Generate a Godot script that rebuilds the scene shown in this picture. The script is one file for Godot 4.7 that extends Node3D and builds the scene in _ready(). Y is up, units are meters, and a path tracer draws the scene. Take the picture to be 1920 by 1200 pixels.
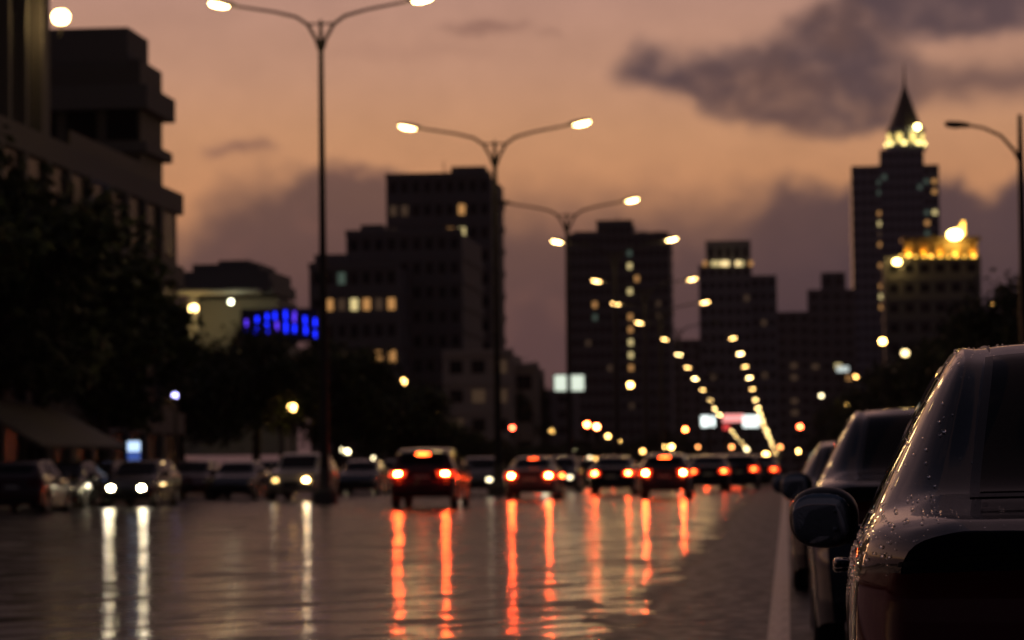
extends Node3D
# Dusk on a wet multi-lane street, seen along a row of parked cars through a long lens.
# World: the street runs along -z, camera over the white edge line, x to the right, metres.

const LENS := 5500.0          # focal length in pixels of a 1920 px wide picture
const EYE := Vector3(0, 1.27, 0)
var view := Basis()
var rng := RandomNumberGenerator.new()
var used := {}
var mats := {}
var cache := {}
var unit_box := BoxMesh.new()
var noise := FastNoiseLite.new()

# ------------------------------------------------------------------ helpers
func sm(a: float, b: float, x: float) -> float:
	var t := clampf((x - a) / (b - a), 0.0, 1.0)
	return t * t * (3.0 - 2.0 * t)

func at(px: float, py: float, d: float) -> Vector3:   # a sight line cut at distance d down the street
	var v := view * Vector3((px - 960.0) / LENS, (600.0 - py) / LENS, -1.0)
	return EYE + v * (d / -v.z)

func ground(d: float) -> float:                        # the street falls away beyond the crest
	var t := maxf(0.0, d - 130.0)
	return -0.016 * t * t / (t + 60.0)

func poly(pts: Array, x: float) -> float:              # piecewise smooth line through [x, y] pairs
	if x <= pts[0][0]:
		return pts[0][1]
	for i in range(1, pts.size()):
		if x <= pts[i][0]:
			return lerpf(pts[i - 1][1], pts[i][1], (x - pts[i - 1][0]) / (pts[i][0] - pts[i - 1][0]))
	return pts[-1][1]

func curve(pts: Array, x: float) -> float:             # cubic through [x, y] pairs with limited slopes
	var n := pts.size()
	if x <= pts[0][0]:
		return pts[0][1]
	if x >= pts[n - 1][0]:
		return pts[n - 1][1]
	var i := 0
	while x > pts[i + 1][0]:
		i += 1
	var h: float = pts[i + 1][0] - pts[i][0]
	var s: float = (pts[i + 1][1] - pts[i][1]) / h
	var m0 := s
	var m1 := s
	if i > 0:
		var sp: float = (pts[i][1] - pts[i - 1][1]) / (pts[i][0] - pts[i - 1][0])
		m0 = 0.0 if sp * s <= 0.0 else 2.0 * sp * s / (sp + s)
	if i < n - 2:
		var sn: float = (pts[i + 2][1] - pts[i + 1][1]) / (pts[i + 2][0] - pts[i + 1][0])
		m1 = 0.0 if sn * s <= 0.0 else 2.0 * sn * s / (sn + s)
	var t: float = (x - pts[i][0]) / h
	return (2 * t * t * t - 3 * t * t + 1) * pts[i][1] + (t * t * t - 2 * t * t + t) * h * m0 + (-2 * t * t * t + 3 * t * t) * pts[i + 1][1] + (t * t * t - t * t) * h * m1

func numbered(called: String) -> String:
	used[called] = used.get(called, -1) + 1
	return called if used[called] == 0 else "%s_%03d" % [called, used[called]]

func lin(r: float, g: float, b: float) -> Color:
	return Color(r, g, b).linear_to_srgb()

func mat(called: String, c: Color, rough := 0.8, metal := 0.0) -> StandardMaterial3D:
	if not mats.has(called):
		var m := StandardMaterial3D.new()
		m.resource_name = called
		m.albedo_color = c
		m.roughness = rough
		m.metallic = metal
		mats[called] = m
	return mats[called]

func glow(called: String, c: Color, energy: float) -> StandardMaterial3D:
	if not mats.has(called):
		var m := mat(called, lin(0.3, 0.3, 0.3), 0.4)
		m.emission_enabled = true
		m.emission = c
		m.emission_energy_multiplier = energy
	return mats[called]

func thing(called: String, label: String, category: String, where := Vector3.ZERO, turn := 0.0, group := "") -> Node3D:
	var o := Node3D.new()
	o.name = numbered(called)
	add_child(o)
	o.position = where
	o.rotation.y = turn
	o.set_meta("label", label)
	o.set_meta("category", category)
	if group:
		o.set_meta("group", group)
	return o

func part(called: String, mesh: Mesh, m: Material, parent: Node, where := Vector3.ZERO) -> MeshInstance3D:
	var o := MeshInstance3D.new()
	o.name = called
	o.mesh = mesh
	o.material_override = m
	o.position = where
	parent.add_child(o, true)
	return o

func box(called: String, size: Vector3, where: Vector3, m: Material, parent: Node) -> MeshInstance3D:
	var o := part(called, unit_box, m, parent, where)
	o.scale = size
	return o

func setting(called: String, mesh: Mesh, m: Material) -> MeshInstance3D:
	var o := MeshInstance3D.new()
	o.name = numbered(called)
	o.mesh = mesh
	o.material_override = m
	o.set_meta("kind", "structure")
	add_child(o)
	return o

# a grid of points with normals; rows x cols
func grid_mesh(pos: Array, nrm: Array, rows: int, cols: int, uvs := []) -> ArrayMesh:
	var v := PackedVector3Array()
	var n := PackedVector3Array()
	var u := PackedVector2Array()
	for i in rows * cols:
		v.append(pos[i])
		n.append(nrm[i])
		if uvs.size():
			u.append(uvs[i])
	var idx := PackedInt32Array()
	for r in rows - 1:
		for c in cols - 1:
			var a := r * cols + c
			for t in [[a, a + 1, a + cols], [a + 1, a + cols + 1, a + cols]]:
				var fn: Vector3 = (v[t[2]] - v[t[0]]).cross(v[t[1]] - v[t[0]])
				if fn.dot(n[t[0]] + n[t[1]] + n[t[2]]) < 0.0:
					idx.append_array(PackedInt32Array([t[0], t[2], t[1]]))
				else:
					idx.append_array(PackedInt32Array(t))
	var arr := []
	arr.resize(Mesh.ARRAY_MAX)
	arr[Mesh.ARRAY_VERTEX] = v
	arr[Mesh.ARRAY_NORMAL] = n
	arr[Mesh.ARRAY_INDEX] = idx
	if uvs.size():
		arr[Mesh.ARRAY_TEX_UV] = u
	var am := ArrayMesh.new()
	am.add_surface_from_arrays(Mesh.PRIMITIVE_TRIANGLES, arr)
	return am

func joined(meshes: Array) -> ArrayMesh:               # meshes or [mesh, transform] pairs into one
	var st := SurfaceTool.new()
	st.begin(Mesh.PRIMITIVE_TRIANGLES)
	for m in meshes:
		if m is Array:
			st.append_from(m[0], 0, m[1])
		else:
			st.append_from(m, 0, Transform3D())
	return st.commit()

func tube(path: Array, radii: Array, sides := 10) -> ArrayMesh:
	var pos := []
	var nrm := []
	var ref := Vector3(0.31, 0.2, 0.93).normalized()
	for i in path.size():
		var p: Vector3 = path[i]
		var dir: Vector3 = (path[mini(i + 1, path.size() - 1)] - path[maxi(i - 1, 0)]).normalized()
		var a := dir.cross(ref).normalized()
		var b := dir.cross(a).normalized()
		for k in sides + 1:
			var q := TAU * k / sides
			var n: Vector3 = a * cos(q) + b * sin(q)
			pos.append(p + n * radii[i])
			nrm.append(n)
	for e in [0, path.size() - 1]:                      # end caps as collapsed rings
		var d2: Vector3 = (path[0] - path[1]).normalized() if e == 0 else (path[-1] - path[-2]).normalized()
		var ring_p := []
		var ring_n := []
		for k in sides + 1:
			ring_p.append(path[e])
			ring_n.append(d2)
		if e == 0:
			pos = ring_p + pos
			nrm = ring_n + nrm
		else:
			pos += ring_p
			nrm += ring_n
	return grid_mesh(pos, nrm, path.size() + 2, sides + 1)

func lathe(profile: Array, sides := 24, axis := 1) -> ArrayMesh:   # [radius, height] pairs round y (or x)
	var pos := []
	var nrm := []
	for i in profile.size():
		var a: Array = profile[maxi(i - 1, 0)]
		var b: Array = profile[mini(i + 1, profile.size() - 1)]
		var t := Vector2(b[0] - a[0], b[1] - a[1]).normalized()
		for k in sides + 1:
			var q := TAU * k / sides
			var p := Vector3(cos(q) * profile[i][0], profile[i][1], sin(q) * profile[i][0])
			var n := Vector3(cos(q) * t.y, -t.x, sin(q) * t.y)
			if axis == 0:
				p = Vector3(p.y, p.x, p.z)
				n = Vector3(n.y, n.x, n.z)
			pos.append(p)
			nrm.append(n)
	return grid_mesh(pos, nrm, profile.size(), sides + 1)

func blob(half: Vector3, power := 2.4, rows := 12, cols := 20) -> ArrayMesh:   # a rounded block
	var pos := []
	var nrm := []
	for r in rows + 1:
		var f := PI * r / rows - PI / 2
		for c in cols + 1:
			var q := TAU * c / cols
			var d := Vector3(cos(f) * cos(q), sin(f), cos(f) * sin(q))
			var k := pow(pow(absf(d.x), power) + pow(absf(d.y), power) + pow(absf(d.z), power), -1.0 / power)
			pos.append(d * k * half)
			var e := d * k
			nrm.append((Vector3(signf(e.x) * pow(absf(e.x), power - 1), signf(e.y) * pow(absf(e.y), power - 1), signf(e.z) * pow(absf(e.z), power - 1)) / half).normalized())
	return grid_mesh(pos, nrm, rows + 1, cols + 1)

func lamp_light(parent: Node, where: Vector3, c: Color, energy: float, size := 0.15) -> void:
	var l := OmniLight3D.new()
	l.name = "light"
	l.light_color = c
	l.light_energy = energy
	l.light_size = size
	l.omni_range = 80.0
	l.omni_attenuation = 2.0
	l.shadow_enabled = true
	l.position = where
	parent.add_child(l, true)

# ------------------------------------------------------------------ sky
# clouds are drawn in pixels of arc (5500 to a radian) right of the street's end and above the horizon
const BANK := [[-1600, 480], [-1300, 430], [-1120, 450], [-1085, 500], [-1050, 535], [-980, 556], [-930, 552], [-880, 562], [-830, 572], [-790, 568], [-740, 548], [-690, 535], [-620, 530], [-540, 515], [-420, 520], [-300, 508], [-200, 512], [-90, 505], [-45, 515], [-5, 540], [20, 528], [60, 522], [100, 505], [125, 525], [170, 528], [230, 522], [300, 518], [318, 530], [345, 508], [380, 485], [400, 490], [440, 515], [520, 540], [700, 520], [1000, 560], [1400, 500]]
const BIG_TOP := [[-335, 716], [-311, 748], [-290, 768], [-272, 782], [-251, 784], [-231, 780], [-186, 770], [-136, 768], [-76, 772], [-36, 788], [4, 812], [54, 846], [94, 878], [150, 900], [230, 800], [300, 700]]
const BIG_LOW := [[-335, 713], [-300, 704], [-226, 688], [-176, 665], [-126, 640], [-76, 624], [-36, 612], [4, 600], [64, 594], [124, 592], [200, 600], [250, 640], [300, 695]]
const FAR_LOW := [[110, 900], [150, 840], [190, 795], [250, 772], [330, 762], [440, 776], [560, 800], [700, 850], [900, 900]]

func sky_color(az: float, el: float) -> Color:
	var x := az * LENS
	var y := el * LENS
	var deg := rad_to_deg(el)
	var w1 := noise.get_noise_2d(x * 0.9, y * 1.6)
	var w2 := noise.get_noise_2d(x * 2.0 + 900.0, y * 2.8)
	var w3 := noise.get_noise_2d(x * 3.6 - 400.0, y * 4.4)
	var xw := x + 26.0 * w1 + 8.0 * w2
	var yw := y + 16.0 * w2 + 7.0 * w3
	var warm := 0.5 + 0.5 * cos(az + 0.6)                 # brightest over the sunset, ahead and a little to the left
	var r := poly([[0, 150], [3, 158], [4.6, 186], [5.4, 197], [6.4, 197], [7.6, 189], [9, 182], [14, 165], [25, 124], [45, 70], [90, 46]], deg)
	var g := poly([[0, 104], [3, 110], [4.6, 130], [5.4, 139], [6.4, 143], [7.6, 141], [9, 138], [14, 124], [25, 97], [45, 62], [90, 49]], deg)
	var b := poly([[0, 84], [3, 86], [4.6, 93], [5.4, 99], [6.4, 106], [7.6, 115], [9, 120], [14, 114], [25, 97], [45, 72], [90, 62]], deg)
	# purple bank over the horizon
	var bank := poly(BANK, xw) if absf(x) < 1500.0 else 520.0 + 60.0 * noise.get_noise_2d(x * 0.25, 50.0)
	var soft := 34.0 + 46.0 * sm(-1100.0, -900.0, -absf(x + 250.0) - 700.0) + 70.0 * sm(-640.0, -480.0, x) * (1.0 - sm(-120.0, -20.0, x)) + 75.0 * (1.0 - sm(-1000.0, -860.0, x))
	var m := 1.0 - sm(bank - soft, bank + soft * 0.35, yw + 10.0 * w3)
	var depth := sm(0.0, 330.0, bank - y)
	var right := sm(-500.0, 300.0, x)
	var col := Color(r, g, b)
	var bank_col := Color(106, 78, 70).lerp(Color(88, 67, 67), right).lerp(Color(88, 64, 64).lerp(Color(64, 51, 59), right), depth)
	bank_col = bank_col.lerp(Color(124, 86, 74), 0.35 * sm(0.1, 0.5, w1) * (1.0 - right))
	col = col.lerp(bank_col, m * (0.95 + 0.06 * w1))
	# big cloud, the one over the right corner, and thin streaks
	var lo := poly(BIG_LOW, xw)
	var hi := poly(BIG_TOP, xw)
	var big := sm(lo - 14.0, lo + 26.0, yw) * (1.0 - sm(hi - 46.0 - 30.0 * w1, hi + 26.0, yw)) * sm(-352.0, -250.0, xw) * (1.0 - sm(190.0, 320.0, xw) * 0.75)
	var big_col := Color(104, 78, 73).lerp(Color(86, 68, 70), clampf(0.5 + 1.1 * w1, 0, 1))
	col = col.lerp(big_col, big * clampf(0.88 - 0.3 * w2 - 0.25 * w3, 0.45, 0.97))
	var far := sm(-12.0, 26.0, yw - poly(FAR_LOW, xw)) * sm(90.0, 170.0, x) * (1.0 - sm(900.0, 1400.0, x))
	col = col.lerp(Color(88, 70, 73), far * clampf(0.88 - 0.3 * w2, 0.5, 0.95))
	var mid := exp(-pow((yw - 695.0) / 34.0, 2.0)) * sm(180.0, 330.0, xw) * (1.0 - sm(700.0, 1000.0, x))
	col = col.lerp(Color(104, 79, 75), mid * 0.75)
	for s in [[-1020.0, 590.0, 62.0, 10.0, 0.62], [-560.0, 812.0, 78.0, 8.0, 0.5], [-440.0, 800.0, 26.0, 6.0, 0.3], [-700.0, 770.0, 160.0, 14.0, 0.12]]:
		var e := exp(-pow((xw - s[0]) / s[2], 4.0) - pow((yw - s[1]) / s[3], 2.0))
		col = col.lerp(Color(118, 84, 76), e * s[4])
	# scattered cloud over the rest of the vault
	var hc := sm(0.08, 0.42, noise.get_noise_3d(cos(az) * 300.0 * cos(el), sin(el) * 520.0, sin(az) * 300.0 * cos(el))) * sm(9.5, 16.0, deg)
	col = col.lerp(Color(92, 74, 78), hc * 0.7)
	var dusk := Color(30, 32, 42)
	if deg < 20.0:
		dusk = Color(32, 31, 39)
	col = dusk.lerp(col, sm(0.22, 0.97, warm))
	col *= 1.04 + 0.035 * w1 + 0.015 * w3
	return Color(col.r / 255.0, col.g / 255.0, col.b / 255.0).srgb_to_linear()

func make_sky() -> PanoramaSkyMaterial:
	var w := 4096
	var h := 2048
	var small := Image.create(w / 8, h / 8, false, Image.FORMAT_RGBF)
	for j in h / 8:
		var el := PI / 2 - (j + 0.5) / (h / 8) * PI
		for i in w / 8:
			var az := wrapf((i + 0.5) / (w / 8), -0.5, 0.5) * TAU     # column 0 looks down the street
			small.set_pixel(i, j, sky_color(az, maxf(el, 0.0)))
	small.resize(w, h, Image.INTERPOLATE_CUBIC)
	for j in range(int(h * (0.5 - 20.0 / 180.0)), h / 2):       # the low sky round the street's end at full detail
		var el := PI / 2 - (j + 0.5) / h * PI
		for i in range(int(w * -24.0 / 360.0), int(w * 16.0 / 360.0)):
			small.set_pixel(posmod(i, w), j, sky_color((i + 0.5) / w * TAU, maxf(el, 0.0)))
	var s := PanoramaSkyMaterial.new()
	s.panorama = ImageTexture.create_from_image(small)
	return s

# ------------------------------------------------------------------ ground
func tiled(freq: float, octaves: int, sd: int, size: int) -> PackedFloat32Array:   # noise that repeats without a seam
	var f := FastNoiseLite.new()
	f.seed = sd
	f.noise_type = FastNoiseLite.TYPE_SIMPLEX_SMOOTH
	f.fractal_octaves = octaves
	f.fractal_gain = 0.5
	f.frequency = freq
	var img := f.get_seamless_image(size, size, false, false, 0.2, false)
	img.convert(Image.FORMAT_RF)
	return img.get_data().to_float32_array()

func wet_asphalt() -> StandardMaterial3D:
	var size := 1024
	var patch := tiled(0.012, 4, 11, size)
	var fine := tiled(0.11, 3, 12, size)
	# ripples on the film of water as slopes in full precision: long slanted swells, and hand-wide ripples from the last rain
	var ns := 768
	var nt := Image.create(ns, ns, false, Image.FORMAT_RGBF)
	var slopes := []
	for layer in [[21, 5.0, 3.0, 4, 0.007], [31, 44.0, 44.0, 2, 0.085]]:
		var f := FastNoiseLite.new()
		f.seed = layer[0]
		f.frequency = 1.0
		f.fractal_octaves = layer[3]
		f.fractal_gain = 0.45
		var hs := PackedFloat32Array()
		hs.resize(ns * ns)
		for j in ns:
			for i in ns:
				var a := TAU * i / ns
				var b := TAU * j / ns
				hs[j * ns + i] = f.get_noise_3d(layer[1] * cos(b - a) + layer[2] * sin(a + b), layer[1] * sin(b - a) + 7.0, layer[2] * cos(a + b))
		var sum := 0.0
		for k in range(0, ns * ns - ns - 1, 17):
			sum += pow(hs[k + ns] - hs[k], 2.0)
		slopes.append([hs, layer[4] / sqrt(sum / (ns * ns / 17.0))])
	for j in ns:
		for i in ns:
			var sx := 0.0
			var sy := 0.0
			for l in slopes:
				var h0: float = l[0][j * ns + i]
				sx += (l[0][j * ns + (i + 1) % ns] - h0) * l[1]
				sy += (l[0][((j + 1) % ns) * ns + i] - h0) * l[1]
			var nn := Vector3(-sx * 0.35, -sy, 1.0).normalized()
			nt.set_pixel(i, j, Color(nn.x * 0.5 + 0.5, nn.y * 0.5 + 0.5, nn.z * 0.5 + 0.5))
	var dried := FastNoiseLite.new()
	dried.seed = 77
	dried.frequency = 1.0
	dried.fractal_octaves = 4
	var ro := Image.create(size, size, false, Image.FORMAT_RGB8)
	var al := Image.create(size, size, false, Image.FORMAT_RGB8)
	for j in size:
		for i in size:
			var p := patch[j * size + i]
			var q := fine[j * size + i]
			var a2 := TAU * i / size
			var b2 := TAU * j / size
			var w := dried.get_noise_3d(2.8 * cos(b2 - a2) + 9.0 + 0.7 * sin(a2 + b2), 2.8 * sin(b2 - a2), 0.8 * cos(a2 + b2))
			var dry := sm(0.02, 0.14, w + 0.5 * (p - 0.5) + 0.12 * (q - 0.5))
			var v := lerpf(0.15, 0.5, dry) + 0.2 * (q - 0.5)
			ro.set_pixel(i, j, Color(v, v, v))
			var c := 0.18 + 0.05 * dry + 0.10 * (q - 0.5)
			al.set_pixel(i, j, Color(c * 1.03, c, c * 0.97))
	var m := mat("wet_asphalt", Color.WHITE, 1.0)
	m.albedo_texture = ImageTexture.create_from_image(al)
	m.roughness_texture = ImageTexture.create_from_image(ro)
	m.normal_enabled = true
	m.normal_texture = ImageTexture.create_from_image(nt)
	return m

func strip(x0: float, x1: float, d0: float, d1: float, up: float, tile := 20.0, follow := true) -> ArrayMesh:
	var pos := []
	var nrm := []
	var uvs := []
	var n := int((d1 - d0) / 12.0) + 2
	for i in n:
		var d := lerpf(d0, d1, float(i) / (n - 1))
		for x in [x0, (x0 + x1) / 2, x1]:
			pos.append(Vector3(x, up + (ground(d) if follow else 0.0), -d))
			nrm.append(Vector3.UP)
			uvs.append(Vector2(x, d) / tile)
	return grid_mesh(pos, nrm, n, 3, uvs)

func kerbed(called: String, x0: float, x1: float, d0: float, d1: float, m: Material, kerb_m: Material) -> void:
	# a pavement slab with a kerb on each long side
	var o := setting(called, strip(x0 + 0.15, x1 - 0.15, d0, d1, 0.13, 6.0), m)
	for x in [x0, x1 - 0.15]:
		var pos := []
		var nrm := []
		var n := int((d1 - d0) / 12.0) + 2
		for i in n:
			var d := lerpf(d0, d1, float(i) / (n - 1))
			var y := ground(d)
			for c in [[x, y - 0.2, Vector3.LEFT], [x, y + 0.125, Vector3.LEFT], [x + 0.02, y + 0.14, Vector3(-0.5, 0.8, 0)], [x + 0.13, y + 0.14, Vector3(0.5, 0.8, 0)], [x + 0.15, y + 0.125, Vector3.RIGHT], [x + 0.15, y - 0.2, Vector3.RIGHT]]:
				pos.append(Vector3(c[0], c[1], -d))
				nrm.append(c[2].normalized())
		var k := grid_mesh(pos, nrm, n, 6)
		part("kerb", k, kerb_m, o)

# ------------------------------------------------------------------ cars
var car_kinds := {
	"sedan": {"L": 4.45, "W": 1.70, "H": 1.605, "rail": 0.665, "edge": 0.13, "axles": [0.98, 3.62], "wheel": 0.31, "sill": 0.21,
		"top": [[0, 1.10], [0.08, 1.125], [0.35, 1.145], [0.55, 1.175], [1.12, 1.545], [1.45, 1.59], [1.95, 1.605], [2.45, 1.565], [2.75, 1.50], [3.45, 1.03], [3.9, 0.93], [4.3, 0.80], [4.45, 0.66]],
		"belt": [[0, 1.05], [0.3, 1.08], [0.7, 1.09], [1.6, 1.06], [2.6, 1.01], [3.45, 0.97], [4.0, 0.86], [4.45, 0.62]],
		"shut": [0.55, 1.14, 2.75, 3.43], "side": [[1.05, 1.45, 2.02, 2.02], [2.10, 2.10, 3.32, 2.66]], "lamp": [0.80, 1.02], "tail_in": 0.46, "clear": 0.24, "tailback": [[0.2, 0.06], [0.42, 0.0], [0.62, 0.0], [0.72, 0.05], [0.95, 0.085], [1.05, 0.05], [1.1, 0.02]]},
	"low_sedan": {"L": 4.55, "W": 1.74, "H": 1.45, "rail": 0.68, "axles": [1.0, 3.65], "wheel": 0.31, "sill": 0.19,
		"top": [[0, 0.98], [0.08, 1.01], [0.4, 1.02], [0.75, 1.05], [1.5, 1.40], [1.9, 1.44], [2.3, 1.45], [2.7, 1.40], [2.9, 1.36], [3.55, 0.98], [4.0, 0.88], [4.4, 0.74], [4.55, 0.6]],
		"belt": [[0, 0.92], [0.3, 0.97], [0.7, 1.0], [1.6, 0.99], [2.6, 0.95], [3.5, 0.91], [4.1, 0.80], [4.55, 0.56]],
		"shut": [0.78, 1.48, 2.9, 3.52], "side": [[1.2, 1.62, 2.12, 2.12], [2.2, 2.2, 3.42, 2.8]], "lamp": [0.70, 0.92], "tail_in": 0.5, "clear": 0.2, "tailback": [[0.2, 0.06], [0.42, 0.0], [0.6, 0.0], [0.7, 0.05], [0.86, 0.07], [0.97, 0.02]]},
	"hatch": {"L": 3.85, "W": 1.69, "H": 1.49, "rail": 0.72, "axles": [0.72, 3.18], "wheel": 0.3, "sill": 0.2,
		"top": [[0, 1.0], [0.06, 1.06], [0.12, 1.10], [0.55, 1.40], [0.8, 1.46], [1.4, 1.49], [1.9, 1.48], [2.25, 1.42], [2.95, 1.0], [3.4, 0.9], [3.7, 0.78], [3.85, 0.62]],
		"belt": [[0, 0.94], [0.2, 1.02], [0.7, 1.03], [1.6, 1.0], [2.4, 0.95], [2.95, 0.92], [3.5, 0.82], [3.85, 0.58]],
		"shut": [0.13, 0.56, 2.26, 2.93], "side": [[0.75, 0.98, 1.5, 1.5], [1.58, 1.58, 2.8, 2.16]], "lamp": [0.74, 0.98], "tail_in": 0.56, "clear": 0.22, "tailback": [[0.2, 0.05], [0.42, 0.0], [0.6, 0.0], [0.7, 0.05], [1.0, 0.09]]},
	"suv": {"L": 4.5, "W": 1.86, "H": 1.69, "rail": 0.75, "axles": [0.9, 3.55], "wheel": 0.36, "sill": 0.27,
		"top": [[0, 1.08], [0.06, 1.14], [0.13, 1.2], [0.5, 1.56], [0.8, 1.655], [1.5, 1.69], [2.2, 1.68], [2.6, 1.6], [3.3, 1.14], [3.8, 1.06], [4.3, 0.95], [4.5, 0.75]],
		"belt": [[0, 1.02], [0.2, 1.12], [0.7, 1.13], [1.6, 1.1], [2.6, 1.06], [3.3, 1.05], [4.0, 0.98], [4.5, 0.7]],
		"shut": [0.14, 0.52, 2.6, 3.28], "side": [[0.72, 0.9, 1.72, 1.72], [1.8, 1.8, 3.12, 2.5]], "lamp": [0.88, 1.08], "tail_in": 0.5, "clear": 0.3, "tailback": [[0.3, 0.06], [0.5, 0.0], [0.72, 0.0], [0.82, 0.05], [1.1, 0.08]]},
}

func section(p: Dictionary, t: float) -> Array:
	var l: float = p.L
	var w: float = p.W / 2.0 * (1.0 - 0.12 * pow(1.0 - clampf(t / 0.5, 0, 1), 3.0) - 0.16 * pow(1.0 - clampf((l - t) / 0.85, 0, 1), 3.0))
	var low: float = p.sill + 0.06 * (1.0 - sm(0.0, 0.5, t)) + 0.06 * (1.0 - sm(0.0, 0.5, l - t))
	for a in p.axles:
		var r: float = p.wheel + 0.06
		if absf(t - a) < r:
			low = maxf(low, p.wheel + sqrt(r * r - (t - a) * (t - a)))
	var belt := curve(p.belt, t)
	var top := curve(p.top, t)
	var sh := belt - 0.13
	low = minf(low, sh - 0.05)
	var cab := maxf(0.0, top - belt)
	var c: float = clampf(cab / (p.H - curve(p.belt, 1.6)), 0.0, 1.0)
	var w5: float = lerpf(w * 0.83, w * p.rail, c)
	var w6: float = lerpf(w * 0.66, w * (p.rail - p.get("edge", 0.085)), c)
	return [Vector2(w * 0.955, low), Vector2(w * 0.985, lerpf(low, sh, 0.34)), Vector2(w, lerpf(low, sh, 0.7)), Vector2(w * 0.992, sh), Vector2(w * 0.955, belt),
		Vector2(w5, belt + cab * 0.87), Vector2(w6, belt + cab * 0.965), Vector2(w6 * 0.5, belt + cab * 0.995), Vector2(0, top)]

func skin(p: Dictionary, t: float, v: float) -> Vector3:          # left side of the body; v 0 sill, 4 belt, 5 roof rail, 8 roof middle
	var s := section(p, t)
	var i := clampi(int(v), 0, 7)
	var f := v - i
	var a: Vector2 = s[maxi(i - 1, 0)]
	var b: Vector2 = s[i]
	var c: Vector2 = s[i + 1]
	var d: Vector2 = s[mini(i + 2, 8)] if i < 7 else Vector2(-s[7].x, s[7].y)
	var q := b.cubic_interpolate(c, a, d, f)
	var back: float = curve(p.tailback, q.y) * (1.0 - sm(0.0, 0.6, t))
	var front := (0.05 * sm(0.45, 0.2, q.y) + 0.16 * sm(0.55, 0.85, q.y)) * (1.0 - sm(0.0, 0.5, p.L - t))
	return Vector3(-q.x, q.y, p.L / 2.0 - (t + back - front))

func cap(p: Dictionary, x: float, v: float, front: bool) -> Vector3:   # x -1 .. 1 across the tail or the nose
	var e := skin(p, p.L if front else 0.0, v)
	var bulge := 0.035 * (1.0 - x * x) * (-1.0 if front else 1.0)
	return Vector3(e.x * -x, e.y, e.z + bulge * clampf(absf(e.x) / 0.5, 0, 1))

func surf(fn: Callable, na: int, nb: int, off := 0.0, mirror := false, inside := Vector3.ZERO, thin_edge := false) -> ArrayMesh:
	var pos := []
	var nrm := []
	for j in nb + 1:
		for i in na + 1:
			var a := float(i) / na
			var b := float(j) / nb
			var q: Vector3 = fn.call(a, b)
			var da: Vector3 = fn.call(minf(a + 0.004, 1.0), b) - fn.call(maxf(a - 0.004, 0.0), b)
			var db: Vector3 = fn.call(a, minf(b + 0.004, 1.0)) - fn.call(a, maxf(b - 0.004, 0.0))
			var n := da.cross(db).normalized()
			if n.length() < 0.5:
				n = Vector3.UP
			if n.dot(q - inside) < 0.0:
				n = -n
			var o := off
			if thin_edge:
				o = lerpf(-0.004, off, minf(1.0, 5.0 * minf(minf(a, 1.0 - a), minf(b, 1.0 - b))))
			q += n * o
			if mirror:
				q.x = -q.x
				n.x = -n.x
			pos.append(q)
			nrm.append(n)
	return grid_mesh(pos, nrm, nb + 1, na + 1)

func v_at(p: Dictionary, t: float, y: float) -> float:
	var lo := 0.0
	var hi := 4.6
	for i in 14:
		var m := (lo + hi) / 2
		if skin(p, t, m).y < y:
			lo = m
		else:
			hi = m
	return (lo + hi) / 2

func round_corner(p: Dictionary, a: float, y: float, inner: float, wrap: float, front: bool) -> Vector3:   # from the tail (or nose) round the corner to the side
	if a < 0.55:
		var v := v_at(p, p.L if front else 0.0, y)
		return cap(p, -lerpf(inner, 1.0, a / 0.55), v, front)
	var t := (a - 0.55) / 0.45 * wrap
	t = p.L - t if front else t
	return skin(p, t, v_at(p, t, y))

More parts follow.
